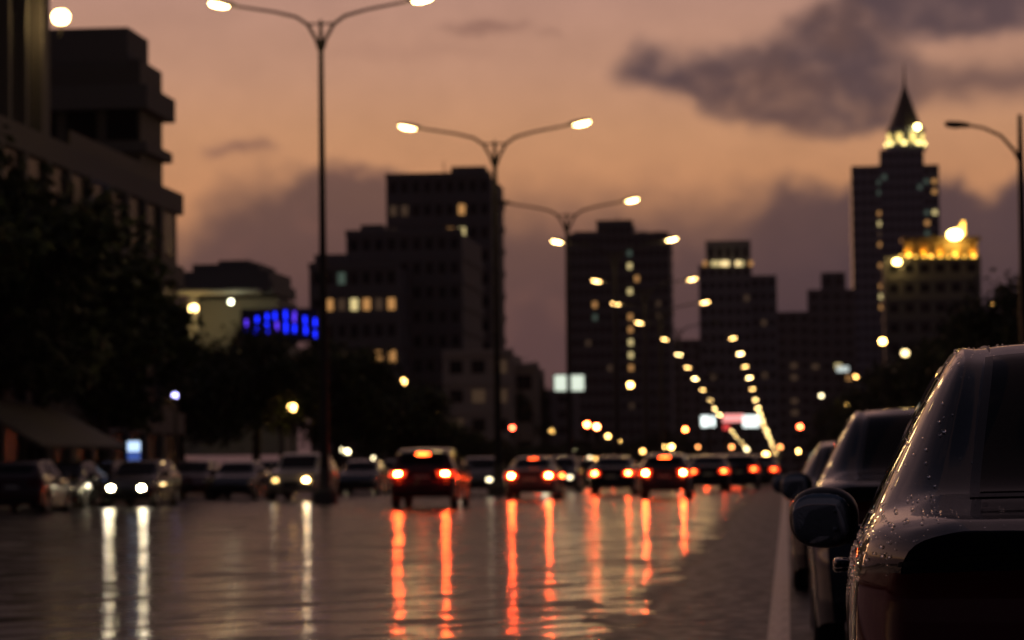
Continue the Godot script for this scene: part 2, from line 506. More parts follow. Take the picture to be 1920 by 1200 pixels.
func car_meshes(kind: String, fine: bool) -> Dictionary:
	var key := kind + str(fine)
	if cache.has(key):
		return cache[key]
	var p: Dictionary = car_kinds[kind]
	var l: float = p.L
	var mid := Vector3(0, 0.75, 0)
	var r := {}
	var ts := []
	var step := 0.05 if fine else 0.12
	for k in int(l / step) + 1:
		ts.append(minf(l, k * l / int(l / step)))
	for e in [0.015, 0.03, l - 0.03, l - 0.015]:
		ts.append(e)
	for ax in p.axles:
		for k in 13:
			ts.append(ax + (p.wheel + 0.06) * cos(PI * k / 12.0))
	ts.sort()
	var nv := 8 * (5 if fine else 3)
	var halves := []
	for mirror in [false, true]:
		var pos := []
		var nrm := []
		for t in ts:
			for j in nv + 1:
				var v := 8.0 * j / nv
				var q := skin(p, t, v)
				var da := skin(p, minf(t + 0.02, l), v) - skin(p, maxf(t - 0.02, 0.0), v)
				var db := skin(p, t, minf(v + 0.03, 8.0)) - skin(p, t, maxf(v - 0.03, 0.0))
				var n := da.cross(db).normalized()
				if v > 7.99:
					n = Vector3(0, n.y, n.z).normalized()
				if n.dot(q - mid * Vector3(1, 1, 0) - Vector3(0, 0, q.z * 0.8)) < 0.0:
					n = -n
				if mirror:
					q.x = -q.x
					n.x = -n.x
				pos.append(q)
				nrm.append(n)
		halves.append(grid_mesh(pos, nrm, ts.size(), nv + 1))
	for front in [false, true]:
		halves.append(surf(func(a, b): return cap(p, a * 2.0 - 1.0, b * 8.0, front), 12, 24 if fine else 14, 0.0, false, Vector3(0, 0.7, (-1.0 if front else 1.0) * (l / 2 - 0.8))))
	r.body = joined(halves)
	var sh: Array = p.shut
	# glass: [called, inner edge trim, glass]
	r.rear_window = joined([surf(func(a, b): return skin(p, lerpf(sh[0] + 0.01, sh[1] - 0.02, a), 8.0 - 1.9 * b), 12, 10, 0.006, false, mid), surf(func(a, b): return skin(p, lerpf(sh[0] + 0.01, sh[1] - 0.02, a), 8.0 - 1.9 * b), 12, 10, 0.006, true, mid)])
	r.rear_seal = joined([surf(func(a, b): return skin(p, lerpf(sh[0] - 0.03, sh[1] + 0.012, a), 8.0 - 2.02 * b), 12, 10, 0.003, false, mid), surf(func(a, b): return skin(p, lerpf(sh[0] - 0.03, sh[1] + 0.012, a), 8.0 - 2.02 * b), 12, 10, 0.003, true, mid)])
	r.windscreen = joined([surf(func(a, b): return skin(p, lerpf(sh[2], sh[3], a), 8.0 - 2.0 * b), 10, 8, 0.005, false, mid), surf(func(a, b): return skin(p, lerpf(sh[2], sh[3], a), 8.0 - 2.0 * b), 10, 8, 0.005, true, mid)])
	for mirror in [false, true]:
		var tag := "_m" if mirror else ""
		var k := 0
		for s in p.side:
			r["side_window%d%s" % [k, tag]] = surf(func(a, b): return skin(p, lerpf(lerpf(s[0], s[1], b), lerpf(s[2], s[3], b), a), lerpf(4.1, 4.93, b)), 12, 8, 0.006, mirror, mid)
			k += 1
		var s0: Array = p.side[0]
		var s1: Array = p.side[1]
		r["window_trim" + tag] = surf(func(a, b): return skin(p, lerpf(lerpf(s0[0] - 0.06, s0[1] - 0.03, b), lerpf(s1[2] + 0.06, s1[3] + 0.03, b), a), lerpf(4.03, 5.0, b)), 16, 8, 0.003, mirror, mid)
		r["roof_strip" + tag] = surf(func(a, b): return skin(p, lerpf(sh[1] - 0.02, sh[2], a), 6.0 + 0.1 * b), 20, 2, 0.006, mirror, mid, true)
		r["tail_light" + tag] = surf(func(a, b): return round_corner(p, a, lerpf(p.lamp[0], p.lamp[1] - 0.02 * a, b), p.tail_in, 0.3, false), 20, 8, 0.012, mirror, Vector3(0, 0.9, l / 2 - 0.9), true)
		r["brake_bulb" + tag] = surf(func(a, b): return round_corner(p, lerpf(0.2, 0.5, a), lerpf(p.lamp[0] + 0.05, p.lamp[1] - 0.05, b), p.tail_in, 0.3, false), 6, 5, 0.02, mirror, Vector3(0, 0.9, l / 2 - 0.9), true)
		var hy: float = p.lamp[0] - 0.12
		r["headlight" + tag] = surf(func(a, b): return round_corner(p, a, lerpf(hy, hy + 0.15 + 0.03 * a, b), 0.52, 0.38, true), 16, 6, 0.025, mirror, Vector3(0, 0.7, -l / 2 + 0.9), true)
		var hb := round_corner(p, 0.3, hy + 0.08, 0.52, 0.38, true)
		r["head_bulb" + tag] = Vector3(-hb.x if mirror else hb.x, hb.y, hb.z - 0.02)
	r.grille = surf(func(a, b): return cap(p, lerpf(-0.46, 0.46, a), v_at(p, l, lerpf(p.clear + 0.12, p.lamp[0] - 0.1, b)), true), 10, 4, 0.008, false, Vector3(0, 0.6, -l / 2 + 0.9), true)
	r.plate = surf(func(a, b): return cap(p, lerpf(-0.3, 0.3, a), v_at(p, 0.0, lerpf(p.lamp[0] - 0.05, p.lamp[0] + 0.07, b)), false), 8, 2, 0.012, false, Vector3(0, 0.7, l / 2 - 0.9), true)
	r.bumper_strip = surf(func(a, b): return cap(p, lerpf(-0.98, 0.98, a), v_at(p, 0.0, lerpf(p.sill + 0.1, p.sill + 0.2, b)), false), 12, 3, 0.012, false, Vector3(0, 0.5, l / 2 - 0.9), true)
	# seams of the boot lid and the doors
	r.boot_seam = joined([surf(func(a, b): return round_corner(p, lerpf(0.0, 0.6, a), p.lamp[1] + 0.012 + 0.012 * b - 0.02 * sm(0.6, 1.0, a), 0.0, 0.1, false), 16, 1, 0.003, false, Vector3(0, 0.9, l / 2 - 0.9)), surf(func(a, b): return round_corner(p, lerpf(0.0, 0.6, a), p.lamp[1] + 0.012 + 0.012 * b - 0.02 * sm(0.6, 1.0, a), 0.0, 0.1, false), 16, 1, 0.003, true, Vector3(0, 0.9, l / 2 - 0.9))])
	var doors := []
	for mirror in [false, true]:
		for t in [p.side[0][0] + 0.06, (p.side[0][2] + p.side[1][0]) / 2, p.side[1][2] + 0.02]:
			doors.append(surf(func(a, b): return skin(p, t + 0.012 * a, lerpf(0.6, 4.0, b)), 1, 12, 0.002, mirror, mid))
	r.door_seam = joined(doors)
	r.handles = []
	for t in [p.side[0][0] + 0.32, p.side[1][0] + 0.18]:
		r.handles.append(skin(p, t, 3.35))
	r.mirror_at = skin(p, p.side[1][2] - 0.34, 4.05)
	r.third = skin(p, sh[1] - 0.02, 8.0)
	cache[key] = r
	return r

func wheel_meshes(radius: float) -> Array:
	var key := "wheel%.2f" % radius
	if not cache.has(key):
		var w := 0.1
		var tyre := lathe([[radius * 0.62, -w], [radius * 0.85, -w], [radius * 0.95, -w * 0.9], [radius, -w * 0.6], [radius, w * 0.6], [radius * 0.95, w * 0.9], [radius * 0.85, w], [radius * 0.62, w]], 28, 0)
		var rims := [lathe([[radius * 0.66, w * 0.98], [radius * 0.63, w * 1.02], [radius * 0.58, w * 0.6], [radius * 0.5, w * 0.4], [0.06, w * 0.45], [0.05, w * 0.7], [0.001, w * 0.72]], 28, 0)]
		for k in 5:
			var spoke := BoxMesh.new()
			spoke.size = Vector3(0.03, radius * 0.52, 0.05)
			var turn := Basis(Vector3.RIGHT, TAU * k / 5)
			rims.append([spoke, Transform3D(turn, turn * Vector3(w * 0.72, radius * 0.34, 0))])
		cache[key] = [tyre, joined(rims)]
	return cache[key]

func car(kind: String, label: String, group: String, where: Vector3, turn: float, paint: Material, fine := false, brakes := 0.0, heads := [0.0, 0.0], head_color := "white") -> Node3D:
	var p: Dictionary = car_kinds[kind]
	var m := car_meshes(kind, fine)
	var o := thing("car", label, "car", where, turn, group)
	part("body", m.body, paint, o)
	var glass := mat("car_glass", lin(0.006, 0.007, 0.009), 0.03)
	glass.metallic_specular = 0.25
	var black := mat("black_trim", lin(0.008, 0.008, 0.009), 0.35)
	part("rear_window_seal", m.rear_seal, black, o)
	part("rear_window", m.rear_window, glass, o)
	part("windscreen", m.windscreen, glass, o)
	part("grille", m.grille, black, o)
	part("bumper_strip", m.bumper_strip, black, o)
	part("boot_seam", m.boot_seam, mat("seam", lin(0.002, 0.002, 0.002), 0.9), o)
	part("door_seam", m.door_seam, mats.seam, o)
	part("number_plate", m.plate, mat("plate", lin(0.35, 0.35, 0.3), 0.4), o)
	var lens_red := mat("tail_lens", lin(0.07, 0.0015, 0.003), 0.06)
	lens_red.metallic_specular = 0.4
	var lens_clear := mat("head_lens", lin(0.25, 0.25, 0.26), 0.1, 0.4)
	for tag in ["", "_m"]:
		part("window_trim", m["window_trim" + tag], black, o)
		part("side_window", m["side_window0" + tag], glass, o)
		part("side_window", m["side_window1" + tag], glass, o)
		part("roof_strip", m["roof_strip" + tag], black, o)
		var tl := part("tail_light", m["tail_light" + tag], lens_red if brakes <= 0.0 else glow("tail_lens_lit", Color(1.0, 0.22, 0.06), 1.5 if brakes > 0.5 else 0.5), o)
		if brakes > 0.0:
			part("bulb", m["brake_bulb" + tag], glow("brake_glow%.2f" % brakes, Color(1.0, 0.29, 0.11), 900.0 * brakes), tl)
		var hl := part("headlight", m["headlight" + tag], lens_clear, o)
		var hk: float = heads[0 if tag == "" else 1]
		if hk > 0.0:
			part("bulb", cache.get("head_bulb", blob(Vector3(0.11, 0.075, 0.06), 2.2, 8, 14)), glow("head_glow_%s%.2f" % [head_color, hk], Color(1.0, 0.93, 0.74) if head_color == "white" else Color(1.0, 0.80, 0.48), 85.0 * hk), hl, m["head_bulb" + tag])
			var sp := SpotLight3D.new()
			sp.name = "light"
			sp.light_color = Color(1.0, 0.93, 0.8)
			sp.light_energy = 0.9 * hk
			sp.spot_range = 60.0
			sp.spot_angle = 32.0
			sp.light_size = 0.1
			sp.shadow_enabled = true
			sp.position = Vector3((-0.6 if tag == "" else 0.6), p.lamp[0] - 0.04, -p.L / 2 - 0.08)
			sp.rotation_degrees.x = -6.0
			o.add_child(sp, true)
		var sx := -1.0 if tag == "" else 1.0
		for h in m.handles:
			var hp := Vector3(absf(h.x) * sx, h.y, h.z)
			if not cache.has("handle"):
				var hb := blob(Vector3(0.016, 0.016, 0.095), 3.0, 8, 12)
				var s1 := blob(Vector3(0.022, 0.012, 0.016), 2.5, 6, 8)
				cache.handle = joined([hb, [s1, Transform3D(Basis(), Vector3(0.012, 0, 0.075))], [s1, Transform3D(Basis(), Vector3(0.012, 0, -0.075))]])
				cache.handle_m = joined([hb, [s1, Transform3D(Basis(), Vector3(-0.012, 0, 0.075))], [s1, Transform3D(Basis(), Vector3(-0.012, 0, -0.075))]])
			part("door_handle", cache.handle if sx < 0 else cache.handle_m, paint, o, hp + Vector3(0.034 * sx, 0, 0))
		# outside mirror: shell open to the rear, glass set in it, foot on the door
		if not cache.has("mirror"):
			cache.mirror = blob(Vector3(0.116, 0.102, 0.075), 2.4, 16, 28)
			cache.mirror_glass = blob(Vector3(0.096, 0.083, 0.008), 2.8, 12, 24)
		var mp: Vector3 = m.mirror_at
		var mc := Vector3((absf(mp.x) + 0.115) * sx, mp.y + 0.066, mp.z)
		var mm := part("mirror", cache.mirror, paint if kind == "suv" else black, o, mc)
		mm.rotation.y = 0.12 * sx
		var mg := part("mirror_glass", cache.mirror_glass, mat("mirror_silver", lin(0.32, 0.35, 0.38), 0.04, 1.0), mm, Vector3(0.0, -0.002, 0.071))
		mg.rotation = Vector3(0.04, -0.1 * sx, 0)
		part("mirror_foot", tube([Vector3((absf(mp.x) - 0.03) * sx, mp.y + 0.01, mp.z), mc + Vector3(-0.06 * sx, -0.06, 0)], [0.035, 0.03], 8), black, o)
		for ax in p.axles:
			var wm := wheel_meshes(p.wheel)
			var wh := part("wheel", wm[0], mat("tyre", lin(0.012, 0.012, 0.012), 0.75), o, Vector3((p.W / 2 - 0.115) * sx, p.wheel, p.L / 2 - ax))
			if sx < 0:
				wh.rotation.y = PI
			part("rim", wm[1], mat("alloy", lin(0.35, 0.35, 0.36), 0.3, 0.8), wh)
	if brakes > 0.5 and kind != "none":
		var tb := part("brake_light", cache.get("third_lamp", blob(Vector3(0.19, 0.04, 0.03), 5.0, 8, 16)), glow("third_glow", Color(1.0, 0.3, 0.1), 30.0), o, m.third + Vector3(0, -0.05, 0.06))
		cache.third_lamp = tb.mesh
		for sx in [-1.0, 1.0]:
			lamp_light(o, Vector3((p.W / 2 - 0.24) * sx, p.lamp[0] + 0.1, p.L / 2 + 0.22), Color(1.0, 0.26, 0.09), 0.07, 0.05)
	# floor pan and wheel wells close the shell from below
	box("floor_pan", Vector3(p.W - 0.5, 0.12, p.L - 0.5), Vector3(0, p.sill + 0.12, 0), black, o)
	return o

func paint(called: String, c: Color, metal := 0.0) -> StandardMaterial3D:
	var m := mat("paint_" + called, c, 0.32, metal)
	m.clearcoat_enabled = true
	m.clearcoat = 1.0
	m.clearcoat_roughness = 0.04
	m.metallic_specular = 0.15
	return m

func rain_drops(o: Node3D, kind: String) -> void:
	# beads of rain on the near car's tail, pillar and left side
	var p: Dictionary = car_kinds[kind]
	var bead := blob(Vector3(1, 0.62, 1), 2.0, 6, 10)
	var mm := MultiMesh.new()
	mm.transform_format = MultiMesh.TRANSFORM_3D
	mm.mesh = bead
	var list := []
	for i in 650:
		var t := rng.randf_range(0.01, 3.4)
		var v := rng.randf_range(2.6, 8.0)
		if t < 0.5 and i % 3 == 0:
			t = rng.randf_range(0.0, 0.1)
		var q := skin(p, t, v)
		var da := skin(p, minf(t + 0.02, p.L), v) - skin(p, maxf(t - 0.02, 0.0), v)
		var db := skin(p, t, minf(v + 0.03, 8.0)) - skin(p, t, maxf(v - 0.03, 0.0))
		var n := da.cross(db).normalized()
		if n.dot(q - Vector3(0, 0.75, q.z * 0.8)) < 0.0:
			n = -n
		var s := rng.randf_range(0.001, 0.0028) * (1.6 if rng.randf() < 0.08 else 1.0)
		var side := n.cross(Vector3(0.3, 0.1, 1)).normalized()
		list.append(Transform3D(Basis(side * s * rng.randf_range(0.8, 1.3), n * s, side.cross(n) * s), q + n * 0.003))
	for i in 140:                                       # fat drops on the shoulder and the pillar
		var t := rng.randf_range(0.05, 1.6)
		var v := rng.randf_range(3.0, 5.4)
		var q := skin(p, t, v)
		var n := (skin(p, t + 0.02, v) - skin(p, t, v)).cross(skin(p, t, v + 0.03) - skin(p, t, v)).normalized()
		if n.x > 0.0:
			n = -n
		var s := rng.randf_range(0.003, 0.0055)
		var side := n.cross(Vector3(0.3, 0.1, 1)).normalized()
		list.append(Transform3D(Basis(side * s, n * s, side.cross(n) * s * rng.randf_range(0.8, 1.5)), q + n * 0.003))
	mm.instance_count = list.size()
	for i in list.size():
		mm.set_instance_transform(i, list[i])
	var m := mat("rain_bead", Color(1, 1, 1, 0.0), 0.0)
	m.transparency = BaseMaterial3D.TRANSPARENCY_ALPHA
	m.refraction_enabled = true
	m.refraction_scale = 0.033
	mm.mesh.surface_set_material(0, m)
	var inst := MultiMeshInstance3D.new()
	inst.name = "rain_drops"
	inst.multimesh = mm
	inst.material_override = m
	inst.set_meta("kind", "stuff")
	o.add_child(inst, true)

# ------------------------------------------------------------------ street furniture
func double_lamp(px: float, head_y: float, d: float, lit_left: bool, lit_right: bool, label: String, real_light: bool) -> void:
	var g := ground(d)
	var head := at(px, head_y, d)
	var top := head.y - g
	var o := thing("street_lamp", label, "street lamp", Vector3(head.x, g, -d), 0.0, "double-armed street lamps along the middle of the street")
	var steel := mat("lamp_steel", lin(0.03, 0.029, 0.027), 0.55, 0.4)
	var bar := top - 0.7
	part("pole", tube([Vector3(0, 0, 0), Vector3(0, bar - 0.75, 0), Vector3(0, bar + 0.12, 0)], [0.16, 0.085, 0.05], 10), steel, o)
	part("base", lathe([[0.42, -0.05], [0.42, 0.35], [0.36, 0.45], [0.2, 0.5], [0.19, 1.1], [0.16, 1.15]], 16), mat("concrete_dark", lin(0.09, 0.088, 0.085), 0.9), o)
	part("cross_bar", tube([Vector3(-0.42, bar, 0), Vector3(0.42, bar, 0)], [0.035, 0.035], 6), steel, o)
	for s in [-1.0, 1.0]:
		part("arm", tube([Vector3(0.05 * s, bar - 0.85, 0), Vector3(0.16 * s, bar - 0.5, 0), Vector3(0.42 * s, bar - 0.02, 0), Vector3(0.8 * s, bar + 0.24, 0), Vector3(1.5 * s, bar + 0.42, 0), Vector3(2.9 * s, bar + 0.66, 0)], [0.06, 0.06, 0.06, 0.055, 0.05, 0.045], 8), steel, o)
		var lit := lit_left if s < 0 else lit_right
		if not cache.has("head_shell"):
			cache.head_shell = blob(Vector3(0.46, 0.09, 0.17), 2.4, 10, 18)
			cache.head_lens = blob(Vector3(0.34, 0.11, 0.15), 2.2, 10, 18)
		var hp := Vector3(3.28 * s, top, 0)
		var hd := part("lamp_head", cache.head_shell, steel, o, hp + Vector3(-0.06 * s, 0.05, 0))
		hd.rotation.z = 0.16 * s
		var ln := part("lens", cache.head_lens, [glow("lamp_glow", Color(1.0, 0.82, 0.52), 24.0), glow("lamp_glow_strong", Color(1.0, 0.84, 0.55), 36.0), glow("lamp_glow_weak", Color(1.0, 0.79, 0.47), 15.0)][(int(px) * 7 + (3 if s > 0 else 0)) % 3] if lit else mat("lens_off", lin(0.3, 0.28, 0.24), 0.2), hd, Vector3(0.08 * s, -0.05, 0))
		ln.rotation.z = 0.0
		if lit and real_light:
			lamp_light(o, hp + Vector3(0, -0.3, 0), Color(1.0, 0.82, 0.55), 5.0, 0.45)

func post_lamp(px: float, py: float, d: float, color: Color, energy: float, size: float, label: String, group: String, called := "post_lamp") -> void:
	var g := ground(d)
	var q := at(px, py, d)
	var o := thing(called, label, "street lamp", Vector3(q.x, g, -d), 0.0, group)
	var steel := mat("post_steel", lin(0.02, 0.02, 0.02), 0.6, 0.3)
	var h := q.y - g
	part("post", tube([Vector3(0, 0, 0), Vector3(0, h * 0.4, 0), Vector3(0, h - size * 0.8, 0)], [0.09, 0.06, 0.045], 8), steel, o)
	part("collar", lathe([[0.05, h - size * 1.1], [size * 0.5, h - size * 0.9], [size * 0.55, h - size * 0.7], [0.05, h - size * 0.65]], 12), steel, o)
	part("globe_light", blob(Vector3(size, size, size), 2.0, 10, 14), glow("globe_%s_%.0f" % [color.to_html(false), energy], color, energy), o, Vector3(0, h, 0))
	part("cap", lathe([[size * 0.62, h + size * 0.8], [size * 0.4, h + size * 1.05], [0.02, h + size * 1.2]], 12), steel, o)

func traffic_light(px: float, py: float, d: float, color: Color, label: String, energy := 60.0) -> void:
	var g := ground(d)
	var q := at(px, py, d)
	var o := thing("traffic_light", label, "traffic light", Vector3(q.x, g, -d), 0.0, "traffic lights at the far junction")
	var dark := mat("signal_black", lin(0.012, 0.012, 0.012), 0.6)
	var h := q.y - g
	part("post", tube([Vector3(0, 0, -0.1), Vector3(0, h + 0.2, -0.1)], [0.07, 0.06], 8), dark, o)
	part("housing", blob(Vector3(0.17, 0.5, 0.13), 6.0, 10, 16), dark, o, Vector3(0, h - 0.3, 0.05))
	for k in 3:
		var on := k == 0
		part("lens", blob(Vector3(0.14, 0.14, 0.05), 2.2, 8, 14), glow("signal_%s" % color.to_html(false), color, energy) if on else mat("signal_off", lin(0.03, 0.03, 0.02), 0.2), o, Vector3(0, h - 0.3 * k, 0.19))
		part("visor", tube([Vector3(-0.13, h - 0.3 * k + 0.06, 0.2), Vector3(-0.07, h - 0.3 * k + 0.13, 0.26), Vector3(0.07, h - 0.3 * k + 0.13, 0.26), Vector3(0.13, h - 0.3 * k + 0.06, 0.2)], [0.012, 0.012, 0.012, 0.012], 5), dark, o)

# ------------------------------------------------------------------ trees
func crown_mesh(sd: int, half: Vector3, leaves: int, size: float) -> ArrayMesh:
	var r := RandomNumberGenerator.new()
	r.seed = sd
	var v := PackedVector3Array()
	var n := PackedVector3Array()
	var c := PackedColorArray()
	var centres := []
	for k in 46:
		var d := Vector3(r.randfn(), r.randfn() * 0.9 + 0.1, r.randfn()).normalized() * pow(r.randf(), 0.42)
		centres.append([d * half * 0.86, r.randf_range(0.16, 0.34) * half.y, r.randf_range(0.6, 1.4)])
	for k in leaves:
		var q: Array = centres[r.randi() % centres.size()]
		var p: Vector3 = q[0] + Vector3(r.randfn(), r.randfn() * 0.75, r.randfn()) * q[1] * 0.62
		var a := Vector3(r.randfn(), r.randfn(), r.randfn()).normalized()
		var b := a.cross(Vector3(r.randfn(), r.randfn(), r.randfn())).normalized()
		var s := size * r.randf_range(0.6, 1.4)
		var tone: float = q[2] * r.randf_range(0.75, 1.25)
		var nn := a.cross(b).normalized()
		var e := [p - a * s, p + b * s * 0.42 - a * s * 0.1, p + a * s, p - b * s * 0.42 - a * s * 0.1]
		for t in [0, 1, 2, 0, 2, 3]:
			v.append(e[t])
			n.append(nn)
			c.append(Color(0.028 * tone, 0.042 * tone, 0.014 * tone))
	var arr := []
	arr.resize(Mesh.ARRAY_MAX)
	arr[Mesh.ARRAY_VERTEX] = v
	arr[Mesh.ARRAY_NORMAL] = n
	arr[Mesh.ARRAY_COLOR] = c
	var m := ArrayMesh.new()
	m.add_surface_from_arrays(Mesh.PRIMITIVE_TRIANGLES, arr)
	return m

func tree(where: Vector3, height: float, spread: float, variant: int, turn: float, label: String, group: String) -> void:
	var key := "crown%d" % variant
	if not cache.has(key):
		cache[key] = crown_mesh(100 + variant, Vector3(1, 0.82, 1), 14000, 0.05)
		var limbs := [tube([Vector3(0, 0, 0), Vector3(0.02, 0.2, 0.01), Vector3(0.0, 0.42, 0.03), Vector3(0.05, 0.75, 0)], [0.045, 0.035, 0.028, 0.01], 9)]
		var r := RandomNumberGenerator.new()
		r.seed = 300 + variant
		for k in 7:
			var q := TAU * k / 7.0 + r.randf()
			var h0 := r.randf_range(0.28, 0.5)
			limbs.append(tube([Vector3(0.01, h0, 0.02), Vector3(cos(q) * 0.12, h0 + 0.13, sin(q) * 0.12), Vector3(cos(q) * 0.3, h0 + r.randf_range(0.18, 0.3), sin(q) * 0.3)], [0.018, 0.012, 0.004], 6))
		cache["trunk%d" % variant] = joined(limbs)
	var o := thing("tree", label, "tree", where, turn, group)
	var leaf := mat("leaf", Color.WHITE, 0.7)
	leaf.vertex_color_use_as_albedo = true
	leaf.backlight_enabled = true
	leaf.backlight = lin(0.12, 0.12, 0.08)
	var tr := part("trunk", cache["trunk%d" % variant], mat("bark", lin(0.035, 0.028, 0.022), 0.95), o)
	tr.scale = Vector3(spread * 1.6, height, spread * 1.6)
	var cr := part("crown", cache[key], leaf, o, Vector3(0, height * 0.62, 0))
	cr.scale = Vector3(spread, height * 0.46, spread)

# ------------------------------------------------------------------ buildings
# A block is a core with floor bands and piers standing proud and a window in each bay between them.
func block(o: Node3D, x0: float, x1: float, y0: float, y1: float, z_front: float, deep: float, wall: Material, floor_h: float, bay: float, lit: Array, d: float, sides := true) -> void:
	# lit: [px, py, material] of windows that are lit, in pixels of the picture at this building's front
	var c := o.position
	box("wall", Vector3(x1 - x0, y1 - y0, deep), Vector3((x0 + x1) / 2, (y0 + y1) / 2, z_front - deep / 2) - c, wall, o)
	var floors := maxi(1, int((y1 - y0) / floor_h))
	var fh := (y1 - y0) / floors
	var bays := maxi(1, int(round((x1 - x0) / bay)))
	var bw := (x1 - x0) / bays
	var dark := mat("window_dark", lin(0.012, 0.013, 0.016), 0.25)
	for f in floors:
		box("floor_band", Vector3(x1 - x0 + 0.3, fh * 0.3, 0.22), Vector3((x0 + x1) / 2, y0 + f * fh + fh * 0.1, z_front + 0.11) - c, wall, o)
		if sides:
			var sx := x1 if x1 < 0.0 else x0
			box("floor_band", Vector3(0.22, fh * 0.3, deep), Vector3(sx + (0.11 if x1 < 0.0 else -0.11), y0 + f * fh + fh * 0.1, z_front - deep / 2) - c, wall, o)
	for b in bays + 1:
		box("pier", Vector3(bw * 0.22, y1 - y0, 0.16), Vector3(x0 + b * bw, (y0 + y1) / 2, z_front + 0.08) - c, wall, o)
	var chosen := {}
	for e in lit:
		var q := at(e[0], e[1], d)
		var bi := clampi(int(floor((q.x - x0) / bw)), 0, bays - 1)
		var fi := clampi(int(floor((q.y - y0) / fh)), 0, floors - 1)
		chosen[bi * 1000 + fi] = e[2]
	for f in floors:
		if at(960, 900, d).y > y0 + (f + 1) * fh:
			continue                                       # below what any of this street sees
		for b in bays:
			var m: Material = chosen.get(b * 1000 + f, dark)
			box("window", Vector3(bw * 0.58, fh * 0.44, 0.06), Vector3(x0 + (b + 0.5) * bw, y0 + f * fh + fh * 0.56, z_front + 0.03) - c, m, o)

func tower(called: String, label: String, d: float, blocks: Array, wall: Material, floor_h: float, bay: float, lit: Array, deep := 22.0) -> Node3D:
	# blocks: [px left, px right, py top, py bottom, set back]
	var mid := at((blocks[0][0] + blocks[0][1]) / 2.0, 860, d)
	var g := ground(d) - 0.5
	var o := thing(called, label, "building", Vector3(mid.x, g, -d))
	for b in blocks:
		var dd: float = d + b[4]
		var bottom: float = g if b[3] > 850 else at(b[0], b[3], dd).y
		var mine := []
		for e in lit:
			if e[0] >= b[0] and e[0] <= b[1] and e[1] >= b[2] and e[1] <= b[3]:
				mine.append(e)
		block(o, at(b[0], 800, dd).x, at(b[1], 800, dd).x, bottom, at((b[0] + b[1]) / 2.0, b[2], dd).y, -dd, maxf(3.0, deep - b[4]), wall, floor_h, bay, mine, dd)
		box("parapet", Vector3(at(b[1], 800, dd).x - at(b[0], 800, dd).x + 0.5, 0.7, 0.5), Vector3((at(b[0], 800, dd).x + at(b[1], 800, dd).x) / 2, at((b[0] + b[1]) / 2.0, b[2], dd).y + 0.2, -dd + 0.1) - o.position, wall, o)
	return o

# ------------------------------------------------------------------ the scene
func _ready() -> void:
	rng.seed = 7
	noise.seed = 5
	noise.frequency = 0.004
	noise.fractal_octaves = 4
	# camera: street's end at (1476, 860) of 1920 x 1200, a slight roll
	var roll := deg_to_rad(-0.7)
	var q := Basis(Vector3.BACK, roll) * Vector3(516, -260, -LENS)
	var pitch := atan(q.y / q.z)
	var q2 := Basis(Vector3.RIGHT, pitch) * q
	var yaw := atan(-q2.x / q2.z)
	view = Basis(Vector3.UP, yaw) * Basis(Vector3.RIGHT, pitch) * Basis(Vector3.BACK, roll)
	var cam := Camera3D.new()
	cam.name = "camera"
	add_child(cam)
	var look := CameraAttributesPhysical.new()
	look.frustum_focal_length = 160.0
	look.frustum_focus_distance = 7.6
	look.frustum_near = 0.1
	look.frustum_far = 4000.0
	look.exposure_aperture = 160.0 / 19.0
	cam.attributes = look
	cam.fov = rad_to_deg(2.0 * atan(600.0 / LENS))
	cam.near = 0.1
	cam.far = 4000.0
	cam.transform = Transform3D(view, EYE)
	cam.current = true

	var env := Environment.new()
	env.background_mode = Environment.BG_SKY
	env.sky = Sky.new()
	env.sky.sky_material = make_sky()
	env.tonemap_mode = Environment.TONE_MAPPER_LINEAR
	env.tonemap_exposure = 1.0
	env.fog_enabled = true
	env.fog_density = 0.00009
	env.fog_light_color = Color(0.86, 0.80, 0.84)
	env.sdfgi_enabled = true
	env.ssao_enabled = true
	env.ssil_enabled = true
	var we := WorldEnvironment.new()
	we.name = "environment"
	we.environment = env
	add_child(we)
	var sun := DirectionalLight3D.new()                    # last afterglow from behind the skyline, ahead and to the left
	sun.name = "afterglow"
	sun.light_color = Color(1.0, 0.72, 0.5)
	sun.light_energy = 0.12
	sun.light_angular_distance = 14.0
	sun.shadow_enabled = true
	sun.rotation_degrees = Vector3(-4.0, 200.0, 0)
	add_child(sun)

	build_ground()
	build_skyline()
	build_left_side()
	build_lamps()
	build_trees()
	build_traffic()
	build_parked()

